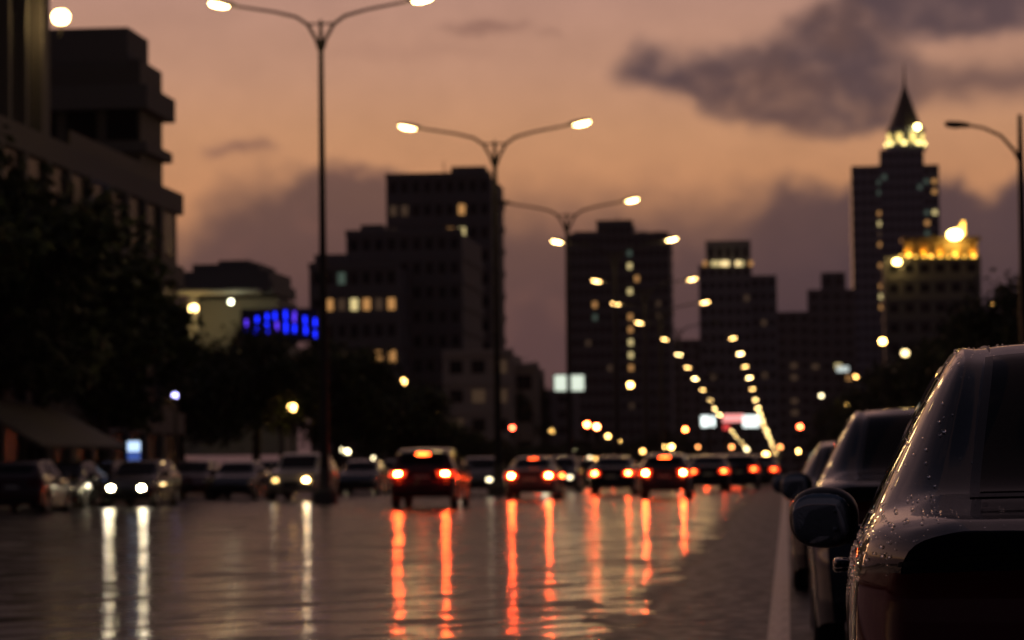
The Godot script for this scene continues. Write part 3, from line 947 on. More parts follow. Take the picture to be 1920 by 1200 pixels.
func build_ground() -> void:
	var asphalt := wet_asphalt()
	var dirt := mat("earth", lin(0.035, 0.032, 0.028), 0.95)
	setting("ground", strip(-900, 900, -60, 1300, -0.03, 20.0), dirt)
	setting("road", strip(-24.4, 2.35, -40, 900, 0.0, 11.0), asphalt)
	var paving := mat("wet_paving", lin(0.07, 0.068, 0.064), 0.35)
	var kerb := mat("kerb_stone", lin(0.14, 0.135, 0.13), 0.5)
	kerbed("pavement_left", -30.0, -24.4, -40, 900, paving, kerb)
	kerbed("pavement_right", 2.35, 6.8, -40, 900, paving, kerb)
	# drier strip the cars are parked on, with a ragged wet edge
	var damp := mat("damp_asphalt", Color.WHITE, 1.0)
	damp.albedo_texture = asphalt.albedo_texture
	var rough := NoiseTexture2D.new()
	rough.width = 512
	rough.height = 512
	rough.seamless = true
	rough.noise = FastNoiseLite.new()
	rough.noise.seed = 9
	rough.noise.frequency = 0.05
	rough.noise.fractal_octaves = 4
	rough.color_ramp = Gradient.new()
	rough.color_ramp.set_color(0, Color(0.26, 0.26, 0.26))
	rough.color_ramp.set_color(1, Color(0.75, 0.75, 0.75))
	damp.roughness_texture = rough
	damp.normal_enabled = true
	damp.normal_texture = asphalt.normal_texture
	var pos := []
	var nrm := []
	var uvs := []
	for i in 900:
		var d := -40.0 + i * 0.35
		var edge := -1.35 + 0.22 * noise.get_noise_1d(d * 50.0) + rng.randf_range(-0.3, 0.3)
		for x in [edge, 0.4, 2.34]:
			pos.append(Vector3(x, 0.004 + ground(d), -d))
			nrm.append(Vector3.UP)
			uvs.append(Vector2(x, d) / 8.0)
	setting("parking_lane", grid_mesh(pos, nrm, 900, 3, uvs), damp)
	# painted line along the parking strip, worn
	var paint_m := mat("road_paint", lin(0.34, 0.33, 0.31), 0.3)
	var im := Image.create(256, 256, false, Image.FORMAT_RGB8)
	var f := FastNoiseLite.new()
	f.seed = 3
	f.frequency = 0.06
	f.fractal_octaves = 4
	for j in 256:
		for i in 256:
			var c := 0.42 + 0.34 * sm(-0.25, 0.2, f.get_noise_2d(i, j))
			im.set_pixel(i, j, Color(c, c * 0.98, c * 0.95))
	paint_m.albedo_color = Color.WHITE
	paint_m.albedo_texture = ImageTexture.create_from_image(im)
	setting("road_marking", strip(-0.16, 0.0, 6.0, 270.0, 0.008, 1.5), paint_m)

func build_skyline() -> void:
	var warm := glow("window_warm", Color(1.0, 0.72, 0.42), 0.5)
	var pale := glow("window_pale", Color(1.0, 0.9, 0.62), 0.8)
	var bright := glow("window_bright", Color(1.0, 0.88, 0.62), 1.6)
	var dim := glow("window_dim", Color(0.8, 0.62, 0.45), 0.07)
	var cool := glow("window_cool", Color(0.7, 0.85, 0.75), 0.1)
	var dark_wall := mat("wall_dark", lin(0.17, 0.16, 0.157), 0.75)
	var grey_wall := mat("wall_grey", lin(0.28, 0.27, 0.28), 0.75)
	var buff := mat("wall_buff", lin(0.5, 0.42, 0.36), 0.8)
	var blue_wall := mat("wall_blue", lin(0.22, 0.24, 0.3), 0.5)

	# office block behind pole two
	var a := tower("office_tower", "wide dark flat-topped office block with a red roof mast, left of centre", 420, [[731, 924, 331, 900, 0]], dark_wall, 3.2, 1.7,
		[[870, 405, warm], [845, 432, warm], [868, 432, pale], [745, 418, dim], [752, 405, dim], [742, 430, dim]], 20.0)
	var mast := at(833, 331, 422) - a.position
	part("mast", tube([mast, mast + Vector3(0, 2.4, 0)], [0.12, 0.05], 6), mat("mast_red", lin(0.3, 0.04, 0.03), 0.6), a)
	box("roof_house", Vector3(5, 1.2, 4), at(880, 322, 424) - a.position, dark_wall, a)
	var a2 := tower("stepped_block", "stepped dark block in front of the wide office tower, lit windows low on its left", 380,
		[[655, 868, 438, 900, 0], [585, 748, 500, 900, -12.0]], dark_wall, 3.0, 1.6,
		[[610, 566, warm], [660, 566, pale], [685, 566, bright], [712, 566, bright], [738, 566, warm], [575, 566, pale], [682, 594, warm], [702, 594, dim], [735, 594, warm], [640, 592, dim], [705, 686, warm], [735, 686, warm], [650, 685, dim], [640, 520, cool]], 26.0)
	box("roof_house", Vector3(4, 1.6, 3), at(622, 490, 372) - a2.position, dark_wall, a2)
	box("roof_house", Vector3(3, 1.0, 3), at(700, 430, 384) - a2.position, dark_wall, a2)
	tower("apartment_house", "low buff apartment house below the wide office tower", 340, [[836, 960, 664, 900, 0], [960, 1008, 690, 900, 3.0]], buff, 3.1, 2.4,
		[[890, 740, dim], [925, 700, dim], [955, 770, dim], [870, 800, dim]], 14.0)
	# twin-shouldered residential tower
	var b := tower("residential_tower", "dark residential tower with raised middle and a column of lit stair windows", 700,
		[[1072, 1258, 441, 900, 0], [1125, 1190, 417, 450, 6.0]], dark_wall, 3.0, 1.7,
		[[1179, 470, cool], [1179, 505, pale], [1179, 540, pale], [1197, 515, warm], [1118, 565, warm], [1118, 590, cool], [1180, 630, warm], [1180, 650, pale], [1180, 672, pale], [1180, 692, warm], [1180, 760, dim], [1238, 560, dim], [1240, 605, dim], [1150, 700, dim], [1100, 640, dim], [1182, 600, warm]], 24.0)
	var ant := at(1158, 418, 706) - b.position
	part("antenna", tube([ant, ant + Vector3(0, 2.4, 0)], [0.14, 0.05], 6), dark_wall, b)
	for k in 5:
		box("roof_house", Vector3(2.4, 1.4, 2), at([1085, 1100, 1115, 1205, 1235][k], 440, 702) - b.position, dark_wall, b)
	# tower with a lit belt under its crown
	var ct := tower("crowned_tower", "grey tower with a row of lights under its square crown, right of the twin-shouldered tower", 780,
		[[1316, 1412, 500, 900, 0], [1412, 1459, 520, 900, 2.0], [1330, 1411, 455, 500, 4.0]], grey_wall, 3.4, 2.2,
		[[1375, 640, dim], [1340, 700, dim], [1400, 560, dim], [1430, 610, dim], [1440, 700, dim]], 26.0)
	for k in 8:
		box("belt_light", Vector3(1.1, 1.3, 0.3), at([1322, 1338, 1347, 1356, 1363, 1383, 1390, 1408][k], 494, 779.5) - ct.position, [warm, pale, pale, bright, bright, bright, pale, warm][k], ct)
	tower("stepped_house", "stepped dark block between the crowned tower and the spire tower", 900, [[1520, 1606, 546, 900, 0], [1546, 1588, 514, 546, 3.0]], dark_wall, 3.4, 3.6, [[1530, 690, dim], [1580, 690, pale], [1604, 707, warm]], 24.0)
	tower("low_block", "low dark block at the foot of the crowned tower", 860, [[1459, 1522, 588, 900, 0]], dark_wall, 3.4, 3.6, [[1495, 695, dim], [1492, 720, dim], [1495, 750, dim], [1497, 775, dim]], 24.0)
	tower("far_block", "low dark block filling the end of the street", 960, [[1255, 1320, 640, 900, 0]], dark_wall, 3.4, 3.6, [], 20.0)
	tower("far_block", "dark low block behind the white billboard", 640, [[1005, 1075, 735, 900, 0]], dark_wall, 3.4, 3.6, [], 20.0)

	# the tower with the spire
	var dd := 1000.0
	var lit := []
	for e in [[1660, 330, cool], [1655, 372, cool], [1657, 415, pale], [1655, 440, dim], [1655, 462, warm], [1655, 500, warm], [1655, 536, warm], [1655, 563, pale], [1655, 586, warm], [1735, 345, cool], [1750, 340, pale], [1745, 356, warm], [1742, 392, cool], [1758, 402, pale], [1742, 420, warm], [1742, 432, cool], [1755, 333, warm], [1648, 345, cool], [1652, 395, warm]]:
		lit.append(e)
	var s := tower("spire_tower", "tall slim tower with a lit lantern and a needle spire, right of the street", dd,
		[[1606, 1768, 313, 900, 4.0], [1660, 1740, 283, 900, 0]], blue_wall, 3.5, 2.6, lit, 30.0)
	var cx := at(1698, 283, dd + 8).x
	var base_y := at(1698, 283, dd + 8).y
	var px := 1000.0 / LENS
	var org := Vector3(cx, base_y, -(dd + 8)) - s.position
	part("lantern", lathe([[39 * px, 0], [39 * px, 8 * px], [34 * px, 10 * px], [34 * px, 34 * px], [37 * px, 36 * px], [37 * px, 42 * px]], 8), blue_wall, s, org)
	for k in 8:
		var an := TAU * (k + 0.5) / 8.0
		var lw := box("lantern_light", Vector3(11 * px, 17 * px, 0.4), org + Vector3(cos(an) * 33.5 * px, 22 * px, sin(an) * 33.5 * px), glow("lantern_glow", Color(1.0, 0.88, 0.5), 1.6), s)
		lw.rotation.y = PI / 2 - an
		var lw2 := box("lantern_light", Vector3(7 * px, 7 * px, 0.5), org + Vector3(cos(an - 0.3) * 36 * px, 12 * px, sin(an - 0.3) * 36 * px), glow("lantern_bright", Color(1.0, 0.9, 0.55), 4.0), s)
		lw2.rotation.y = PI / 2 - an
	part("spire", lathe([[34 * px, 40 * px], [28 * px, 52 * px], [20 * px, 72 * px], [13 * px, 92 * px], [6 * px, 112 * px], [3 * px, 122 * px], [1.8 * px, 140 * px], [0.6 * px, 168 * px]], 8), mat("spire_metal", lin(0.05, 0.045, 0.035), 0.5, 0.3), s, org)
	part("beacon_light", blob(Vector3(0.9, 0.9, 0.9), 2.0, 8, 12), glow("beacon_glow", Color(1.0, 0.9, 0.55), 24.0), s, at(1720, 238, dd + 1) - s.position)
	# block with the gold crown in front of it
	var e := tower("gold_crowned_block", "dark square block with a gold-lit crown in front of the spire tower", 520, [[1666, 1842, 486, 900, 0]], dark_wall, 3.4, 2.8, [[1690, 700, dim], [1700, 720, dim]], 20.0)
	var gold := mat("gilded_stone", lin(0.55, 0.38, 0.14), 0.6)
	var gold_hot := glow("flood_lamp", Color(1.0, 0.74, 0.28), 5.0)
	var ppm := LENS / 520.0
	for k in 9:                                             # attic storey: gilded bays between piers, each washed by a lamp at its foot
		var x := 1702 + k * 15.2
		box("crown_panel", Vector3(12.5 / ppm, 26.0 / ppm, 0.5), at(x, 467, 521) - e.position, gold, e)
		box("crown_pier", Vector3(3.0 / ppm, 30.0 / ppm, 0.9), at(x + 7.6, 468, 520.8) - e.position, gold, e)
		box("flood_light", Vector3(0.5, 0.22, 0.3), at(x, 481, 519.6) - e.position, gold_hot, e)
		if k % 2 == 0:
			lamp_light(e, at(x, 474, 520.4) - e.position, Color(1.0, 0.68, 0.2), 1.1, 0.12)
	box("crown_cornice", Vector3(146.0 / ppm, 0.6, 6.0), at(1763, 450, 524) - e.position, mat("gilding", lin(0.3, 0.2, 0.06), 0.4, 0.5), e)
	for k in 5:
		box("flood_light", Vector3(7.0 / ppm, 4.0 / ppm, 0.4), at([1683, 1705, 1745, 1790, 1826][k], [488, 478, 480, 476, 480][k], 519.5) - e.position, gold_hot, e)
	part("beacon_light", blob(Vector3(1.3, 0.9, 0.9), 2.0, 8, 12), glow("crown_beacon", Color(1.0, 0.85, 0.5), 20.0), e, at(1790, 440, 519) - e.position)
	part("beacon_light", blob(Vector3(0.7, 0.5, 0.5), 2.0, 8, 12), glow("crown_beacon", Color(1.0, 0.85, 0.5), 20.0), e, at(1682, 491, 518) - e.position)
	for k in 4:
		box("finial_light", Vector3(0.5, [1.6, 2.4, 1.2, 0.9][k], 0.5), at([1800, 1806, 1796, 1690][k], [432, 428, 438, 484][k], 520) - e.position, gold_hot, e)

func build_left_side() -> void:
	# stepped concrete block on the left, its long side along the street
	var conc := mat("concrete", lin(0.13, 0.125, 0.13), 0.8)
	var dark := mat("brown_cladding", lin(0.10, 0.094, 0.09), 0.7)  # wall colour darker than the concrete, carries the shade of the recessed storeys
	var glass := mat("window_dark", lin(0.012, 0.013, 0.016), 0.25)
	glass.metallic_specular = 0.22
	var fx := -30.6
	var o := thing("office_block", "grey concrete block with stepped upper floors on the left of the street", "building", Vector3(fx - 7.0, 0, -128))
	var c := o.position
	# lower body, d 100..146
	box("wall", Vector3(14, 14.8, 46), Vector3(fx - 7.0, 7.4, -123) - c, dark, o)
	for f in 4:
		box("floor_band", Vector3(14.6, 1.05, 46.6), Vector3(fx - 7.0, 3.4 + f * 3.7, -123) - c, conc, o)
		for k in 12:
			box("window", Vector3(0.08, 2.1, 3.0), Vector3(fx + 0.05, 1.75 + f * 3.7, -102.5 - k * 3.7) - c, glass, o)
			box("pier", Vector3(0.3, 2.7, 0.5), Vector3(fx + 0.15, 1.55 + f * 3.7, -100.6 - k * 3.7) - c, conc, o)
	# upper storeys at the far end, d 139..144, behind a roof terrace
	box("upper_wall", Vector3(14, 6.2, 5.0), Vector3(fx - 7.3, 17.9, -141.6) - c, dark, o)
	box("upper_band", Vector3(14.6, 1.15, 6.6), Vector3(fx - 7.1, 19.1, -141.6) - c, conc, o)
	box("upper_band", Vector3(14.4, 0.5, 6.0), Vector3(fx - 7.1, 16.7, -141.6) - c, conc, o)
	box("attic", Vector3(13.2, 1.95, 4.6), Vector3(fx - 7.5, 21.6, -141.4) - c, conc, o)
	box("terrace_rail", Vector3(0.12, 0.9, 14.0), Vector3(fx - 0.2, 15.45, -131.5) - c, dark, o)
	for k in 6:
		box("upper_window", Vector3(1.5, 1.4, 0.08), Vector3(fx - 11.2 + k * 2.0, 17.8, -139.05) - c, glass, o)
	# near wing, taller, at the picture's edge
	box("near_wing", Vector3(12, 23.4, 13), Vector3(fx - 6.0 - 0.4, 11.7, -115.5) - c, conc, o)
	for k in 3:
		box("wing_window", Vector3(0.1, 8.0, 1.3), Vector3(fx - 0.38, 18.6, -112.6 - k * 2.6) - c, glass, o)  # near-black sheets standing for the shade inside the wing's window recesses
		box("wing_pier", Vector3(0.5, 9.0, 0.5), Vector3(fx - 0.2, 18.6, -113.9 - k * 2.6) - c, conc, o)
	var wl := at(207, 398, 128)
	part("wall_light", blob(Vector3(0.16, 0.2, 0.12), 2.2, 8, 12), glow("wall_lamp_blue", Color(0.75, 0.78, 1.0), 9.0), o, Vector3(fx + 0.4, wl.y, wl.z) - c)
	part("roof_light", blob(Vector3(0.36, 0.3, 0.3), 2.2, 8, 12), glow("lamp_glow", Color(1.0, 0.82, 0.52), 24.0), o, at(114, 32, 118) - c)
	part("roof_light_post", tube([at(114, 42, 118) - c + Vector3(0, -0.6, 0), at(114, 38, 118) - c], [0.06, 0.05], 6), dark, o)

	# restaurant with a lit canopy further down
	var d := 250.0
	var r := thing("pavilion", "grey pavilion with a rounded roof and a lit canopy beyond the concrete block", "building", at(410, 870, d))
	var c2 := r.position
	var px := d / LENS
	var gw := mat("pavilion_roof", lin(0.12, 0.12, 0.125), 0.7)
	for k in 4:
		box("roof_tier", Vector3([190, 178, 130, 60][k] * px, [22, 22, 14, 8][k] * px, [12, 11, 8, 5][k]), Vector3(at([415, 415, 415, 425][k], 0, d).x, at(410, [541, 519, 500, 489][k], d).y, -d - 6.0 + k * 0.4) - c2, gw, r)
	box("wall", Vector3(190 * px, 300 * px, 10.0), Vector3(at(415, 0, d).x, at(410, 705, d).y, -d - 7.5) - c2, mat("pavilion_wall", lin(0.28, 0.27, 0.24), 0.8), r)
	box("canopy", Vector3(170 * px, 6 * px, 3.4), Vector3(at(405, 0, d).x, at(410, 549, d).y, -d + 0.6) - c2, mat("canopy_white", lin(0.6, 0.58, 0.5), 0.7), r)
	box("column", Vector3(16 * px, 220 * px, 0.8), Vector3(at(354, 0, d).x, at(354, 664, d).y, -d - 1.2) - c2, mats.canopy_white, r)
	part("canopy_light", blob(Vector3(0.42, 0.32, 0.3), 2.0, 8, 12), glow("canopy_lamp", Color(1.0, 0.82, 0.5), 16.0), r, at(362, 578, d - 2) - c2)
	part("canopy_light", blob(Vector3(0.2, 0.2, 0.2), 2.0, 8, 12), glow("canopy_lamp_pale", Color(0.95, 0.95, 0.8), 10.0), r, at(433, 566, d - 2) - c2)
	lamp_light(r, at(360, 584, d - 2.6) - c2, Color(1.0, 0.85, 0.55), 2.6, 0.3)
	lamp_light(r, at(433, 574, d - 2.6) - c2, Color(0.95, 0.95, 0.8), 1.6, 0.2)

	# blue tube sign on a dark curved board
	d = 225.0
	px = d / LENS
	var sg := thing("neon_sign", "arched sign of upright blue light tubes above the dark trees", "sign", at(525, 640, d))
	box("board", Vector3(150 * px, 64 * px, 0.3), at(525, 610, d + 0.4) - sg.position, mat("sign_black", lin(0.01, 0.01, 0.014), 0.5), sg)
	for k in 8:
		var x: float = 463 + k * 18.2
		var up: float = 16.0 * (1.0 - pow((k - 3.5) / 3.8, 2.0))
		for row in 2:
			var h: float = 15.0 + rng.randf_range(-4, 5)
			var t := part("neon_tube", tube([Vector3(0, -h * px / 2, 0), Vector3(0, h * px / 2, 0)], [0.1, 0.1], 8), glow("neon_blue", Color(0.05, 0.14, 1.0), 3.0) if (k * 3 + row) % 5 else glow("neon_violet", Color(0.35, 0.2, 0.95), 1.8), sg, at(x + rng.randf_range(-2, 2), 608 - up + row * 21.0 + rng.randf_range(-2, 2), d) - sg.position)
			t.rotation.z = rng.randf_range(-0.05, 0.05)
	part("post", tube([Vector3(0, -12, -0.5), at(525, 640, d + 0.5) - sg.position], [0.2, 0.2], 8), mats.sign_black, sg)

	# open shelter with a pale sloping roof behind the parked cars
	var sh := thing("carport", "open shelter with a pale sloping roof behind the parked cars on the left", "shelter", Vector3(-27.2, 0.13, -106))
	var rf := box("roof", Vector3(3.6, 0.12, 13.0), Vector3(0, 2.75, 0), mat("sheet_roof", lin(0.16, 0.155, 0.15), 0.6), sh)
	rf.rotation.z = -0.5
	for z in [-6.0, -2.0, 2.0, 6.0]:
		part("post", tube([Vector3(1.2, 0, z), Vector3(1.2, 2.05, z)], [0.05, 0.05], 8), mat("post_steel", lin(0.02, 0.02, 0.02), 0.6, 0.3), sh)
		part("post", tube([Vector3(-1.2, 0, z), Vector3(-1.2, 3.35, z)], [0.05, 0.05], 8), mats.post_steel, sh)
	# small light-box on a post
	d = 97.0
	px = d / LENS
	var lb := thing("light_box_sign", "small lit white and blue box sign on a post above the car with lit headlights", "sign", at(251, 866, d) * Vector3(1, 0, 1))
	var bc := lb.position
	box("frame", Vector3(28 * px, 40 * px, 0.12), at(251, 845, d + 0.1) - bc, mats.post_steel, lb)
	box("sign_panel_light", Vector3(23 * px, 19 * px, 0.1), at(251, 837, d) - bc, glow("sign_white_blue", Color(0.75, 0.86, 1.0), 1.5), lb)
	box("sign_panel_light", Vector3(23 * px, 15 * px, 0.1), at(251, 855, d) - bc, glow("sign_blue", Color(0.3, 0.45, 0.85), 0.5), lb)
	part("post", tube([Vector3(0, 0.0, -0.1), Vector3(0, at(251, 860, d).y, -0.1)], [0.05, 0.05], 8), mats.post_steel, lb)
	# twin white billboard
	d = 290.0
	px = d / LENS
	var bb := thing("billboard", "twin white back-lit billboard left of the red traffic light", "billboard", at(1066, 860, d) * Vector3(1, 0, 1) + Vector3(0, ground(d), 0))
	for k in 2:
		box("sign_panel_light", Vector3([24, 29][k] * px, 29 * px, 0.2), at([1052, 1080][k], 718, d) - bb.position, glow("board_white", Color(0.93, 0.98, 0.9), 0.95), bb)
	box("frame", Vector3(60 * px, 33 * px, 0.3), at(1067, 718, d + 0.4) - bb.position, mats.sign_black, bb)
	part("post", tube([Vector3(0, 0, -0.4), at(1067, 733, d + 0.4) - bb.position], [0.25, 0.2], 8), mats.post_steel, bb)
	# lit shop signs at the end of the street
	for g in [[1327, 790, 26, 20, "white", 2.2, "white lit shop sign left of the pink one at the street's end"], [1375, 784, 40, 14, "pink", 1.4, "pink lit shop sign between two white ones at the street's end"], [1408, 790, 30, 22, "white", 1.8, "white lit shop sign right of the pink one at the street's end"], [1362, 801, 12, 9, "red", 0.9, "small red lit sign under the pink shop sign"], [1290, 866, 26, 9, "yellow", 1.6, "pale yellow low sign over the car queue"], [1580, 692, 22, 10, "white", 0.7, "dim white sign high on the right of the street"], [1590, 793, 24, 16, "yellow", 2.4, "yellow lit sign just above the second parked car"]]:
		d = 330.0
		px = d / LENS
		var col: Color = {"white": Color(0.95, 1.0, 0.98), "pink": Color(1.0, 0.62, 0.6), "red": Color(1.0, 0.3, 0.3), "yellow": Color(1.0, 0.85, 0.5)}[g[4]]
		var o2 := thing("shop_sign", g[6], "sign", at(g[0], g[1], d), 0.0, "lit shop signs down the street")
		box("sign_panel_light", Vector3(g[2] * px, g[3] * px, 0.15), Vector3(0, 0, 0.1), glow("shop_%s_%.1f" % [g[4], g[5]], col, g[5]), o2)
		box("frame", Vector3((g[2] + 3) * px, (g[3] + 3) * px, 0.2), Vector3(0, 0, -0.08), mats.sign_black, o2)
		part("post", tube([Vector3(0, ground(d) - o2.position.y, -0.25), Vector3(0, 0, -0.25)], [0.14, 0.12], 8), mats.post_steel, o2)

func build_lamps() -> void:
	# [px of pole, py of heads, distance, left lit, right lit]
	var rows := [[-60, -310, 60, 1, 1, "double street lamp left of the picture, nearer than any in it"], [601, 4, 93, 1, 1, "tallest double street lamp in the picture, left of the dark red off-roader"], [927, 235, 110, 1, 1, "second double street lamp, in front of the wide office tower"], [1062, 378, 147, 0, 1, "third double street lamp, its left head dark"],
		[1152, 451, 169, 1, 1, "fourth double street lamp from the camera"], [1208, 525, 203, 1, 1, "fifth double street lamp from the camera"], [1238, 568, 218, 1, 1, "sixth double street lamp from the camera"], [1271, 604, 252, 1, 0, "seventh double street lamp, its right head dark"]]
	var far := [[1310, 635, 287], [1330, 664, 318], [1343, 688, 341], [1354, 709, 362], [1364, 730, 393], [1374, 750, 437], [1381, 766, 465], [1387, 777, 490], [1393, 788, 515], [1398, 798, 545], [1405, 808, 580], [1411, 818, 615], [1417, 828, 650], [1422, 836, 690], [1427, 844, 730], [1431, 850, 780]]
	for k in far.size():
		var n: String = ["eighth", "ninth", "tenth", "eleventh", "twelfth", "thirteenth", "fourteenth", "fifteenth", "sixteenth", "seventeenth", "eighteenth", "nineteenth", "twentieth", "twenty-first", "twenty-second", "farthest"][k]
		rows.append([far[k][0], far[k][1], far[k][2], 1, 1, "%s double street lamp%s in the row down the street" % [n, "" if n == "farthest" else " from the camera"]])
	for r in rows:
		double_lamp(r[0], r[1], r[2], r[3] == 1, r[4] == 1, r[5], r[2] < 260 and r[0] > 0)
	# single lamp on the right pavement, not lit
	var d := 78.0
	var top := at(1912, 215, d)
	var o := thing("single_street_lamp", "unlit single-armed street lamp at the right edge", "street lamp", Vector3(top.x, 0.13, -d))
	var steel: Material = mats.lamp_steel
	var h := top.y - 0.13
	part("pole", tube([Vector3(0, 0, 0), Vector3(0, h - 1.5, 0), Vector3(0, h, 0)], [0.13, 0.09, 0.06], 10), steel, o)
	part("arm", tube([Vector3(0, h - 1.3, 0), Vector3(-0.16, h - 0.95, 0), Vector3(-0.5, h - 0.55, 0), Vector3(-0.95, h - 0.33, 0), Vector3(-1.35, h - 0.25, 0)], [0.05, 0.05, 0.045, 0.04, 0.04], 8), steel, o)
	var hd := part("lamp_head", blob(Vector3(0.36, 0.08, 0.15), 2.4, 10, 16), steel, o, Vector3(-1.62, h - 0.22, 0))
	hd.rotation.z = -0.12
	part("lens", blob(Vector3(0.24, 0.07, 0.12), 2.2, 8, 14), mat("lens_off", lin(0.3, 0.28, 0.24), 0.2), hd, Vector3(-0.12, -0.045, 0))
	# globe lamps on the pavements
	var amber := Color(1.0, 0.77, 0.42)
	var side := "small lamps along the pavements"
	for g in [[755, 715, 200, 0.3, "highest of three pavement lamps left of the buff apartment house"], [797, 758, 262, 0.3, "middle of three pavement lamps left of the buff apartment house"], [819, 779, 305, 0.32, "lowest of three pavement lamps left of the buff apartment house"], [548, 764, 165, 0.27, "pavement lamp against the dark trees left of the tallest double lamp"],
		[1034, 809, 420, 0.34, "small lamp below the twin white billboard"], [1140, 818, 480, 0.34, "small lamp right of the red traffic light pair"], [1160, 828, 560, 0.34, "smaller lamp further right of the red traffic light pair"], [1182, 722, 300, 0.33, "lamp low in front of the twin-shouldered tower"],
		[1655, 640, 190, 0.25, "lamp at the foot of the spire tower, left of the pale post lamp"], [1589, 762, 300, 0.27, "small lamp above the yellow lit sign on the right"], [1862, 572, 210, 0.22, "lamp among the trees at the right edge"], [1243, 838, 260, 0.24, "left of two low lamps above the right braking car"], [1259, 838, 262, 0.24, "right of two low lamps above the right braking car"], [1436, 853, 300, 0.36, "large low lamp at the end of the street-lamp row"], [1498, 846, 240, 0.2, "dim low lamp above the third parked car's mirror"]]:
		post_lamp(g[0], g[1], g[2], amber, 24.0, g[3] * 0.8, g[4], side)
	var k := 0
	for g in [[637, 843, 215], [651, 847, 225], [703, 858, 200], [1104, 860, 230], [1117, 862, 236], [1131, 867, 242], [1147, 880, 210], [1330, 862, 250], [1372, 838, 330], [1400, 842, 340], [1418, 862, 280], [1463, 838, 330], [1075, 846, 300], [1205, 846, 300], [1310, 838, 320], [1540, 742, 330], [1605, 706, 330]]:
		post_lamp(g[0], g[1], g[2], [Color(1.0, 0.93, 0.72), Color(1.0, 0.74, 0.4), Color(1.0, 0.62, 0.34)][k % 3 if k > 2 else 0], [7.0, 12.0, 9.0][k % 3], 0.2, "%s of the tiny lamps low along the far street, counted from the left" % ["first", "second", "third", "fourth", "fifth", "sixth", "seventh", "eighth", "ninth", "tenth", "eleventh", "twelfth", "thirteenth", "fourteenth", "fifteenth", "sixteenth", "seventeenth"][[0, 1, 2, 4, 5, 6, 7, 10, 11, 12, 13, 14, 3, 8, 9, 15, 16][k]], "tiny lamps low along the far street")
		k += 1
	post_lamp(1697, 662, 150, Color(1.0, 0.88, 0.62), 5.0, 0.18, "pale post lamp above the roof of the second parked car", side)
	post_lamp(329, 740, 130, Color(0.72, 0.7, 1.0), 14.0, 0.16, "thin post with a small bluish lamp beside the concrete block", side)
	# traffic lights
	traffic_light(1101, 796, 175, Color(1.0, 0.36, 0.18), "bright red traffic light, left of a close pair", 110.0)
	traffic_light(1119, 800, 182, Color(1.0, 0.5, 0.28), "orange-red traffic light, right of a close pair", 80.0)
	traffic_light(961, 802, 225, Color(1.0, 0.32, 0.2), "red traffic light above the middle braking car", 40.0)
	traffic_light(1285, 805, 225, Color(1.0, 0.4, 0.18), "red traffic light above the right braking car", 70.0)
	traffic_light(1500, 800, 205, Color(1.0, 0.36, 0.2), "red traffic light left of the third parked car's roof", 40.0)
	traffic_light(1358, 858, 240, Color(1.0, 0.68, 0.16), "low amber traffic light over the queue of dark cars", 40.0)

func build_trees() -> void:
	var street := "trees along the left pavement"
	for t in [[-28.0, 98, 12.6, 6.0, 0, 0.3, "largest dark tree at the left edge before the concrete block"], [-28.6, 110, 11.6, 5.6, 1, 1.9, "second dark tree before the concrete block"], [-29.6, 126, 9.6, 4.4, 2, 4.0, "dark tree at the far corner of the concrete block"], [-30.5, 86, 11.5, 5.0, 1, 2.6, "dark tree cut by the left edge of the picture"]]:
		tree(Vector3(t[0], 0.1, -t[1]), t[2], t[3], t[4], t[5], t[6], street)
	var k := 0
	for t in [[-33.5, 160, 8.6, 4.6, "rounded dark tree left of the blue tube sign"], [-30.2, 165, 9.4, 4.6, "dark tree under the blue tube sign"], [-26.5, 172, 9.2, 4.6, "dark tree behind the tallest double street lamp"], [-24.2, 180, 6.6, 4.0, "dark tree right of the tallest double street lamp"], [-23.8, 205, 4.8, 3.6, "dark tree left of the three pavement lamps"], [-23.6, 235, 4.2, 3.6, "dark tree behind the three pavement lamps"], [-22.0, 270, 4.4, 3.6, "dark tree above the red braking car"], [-20.5, 300, 5.5, 4.6, "dark tree below the buff apartment house"], [-17.8, 330, 5.5, 4.6, "dark tree right of the buff apartment house"], [-16, 380, 8.0, 5.4, "dark tree under the billboard"]]:
		tree(Vector3(t[0], ground(t[1]), -t[1]), t[2], t[3], k % 3, k * 1.3, t[4], "dark trees down the left side")
		k += 1
	for t in [[13.4, 165, 11.5, 4.8, "dark tree behind the near parked car's roof"], [17.0, 180, 13.0, 5.0, "dark tree at the right edge behind the unlit lamp"], [10.5, 215, 10.5, 4.8, "dark tree at the foot of the gold-crowned block"], [8.6, 250, 10.0, 4.6, "dark tree above the second parked car"], [8.0, 300, 10.5, 4.8, "dark tree at the foot of the spire tower"], [7.6, 360, 11.0, 5.0, "dark tree above the third parked car"]]:
		tree(Vector3(t[0], ground(t[1]), -t[1]), t[2], t[3], k % 3, k * 1.3, t[4], "dark trees down the right side")
		k += 1
	# small palms of the roof-lines beside the billboard
	tree(Vector3(at(990, 860, 345).x, ground(345), -345), 15.5, 3.0, 1, 0.4, "thin tree standing over the right end of the buff apartment house", "dark trees down the left side")

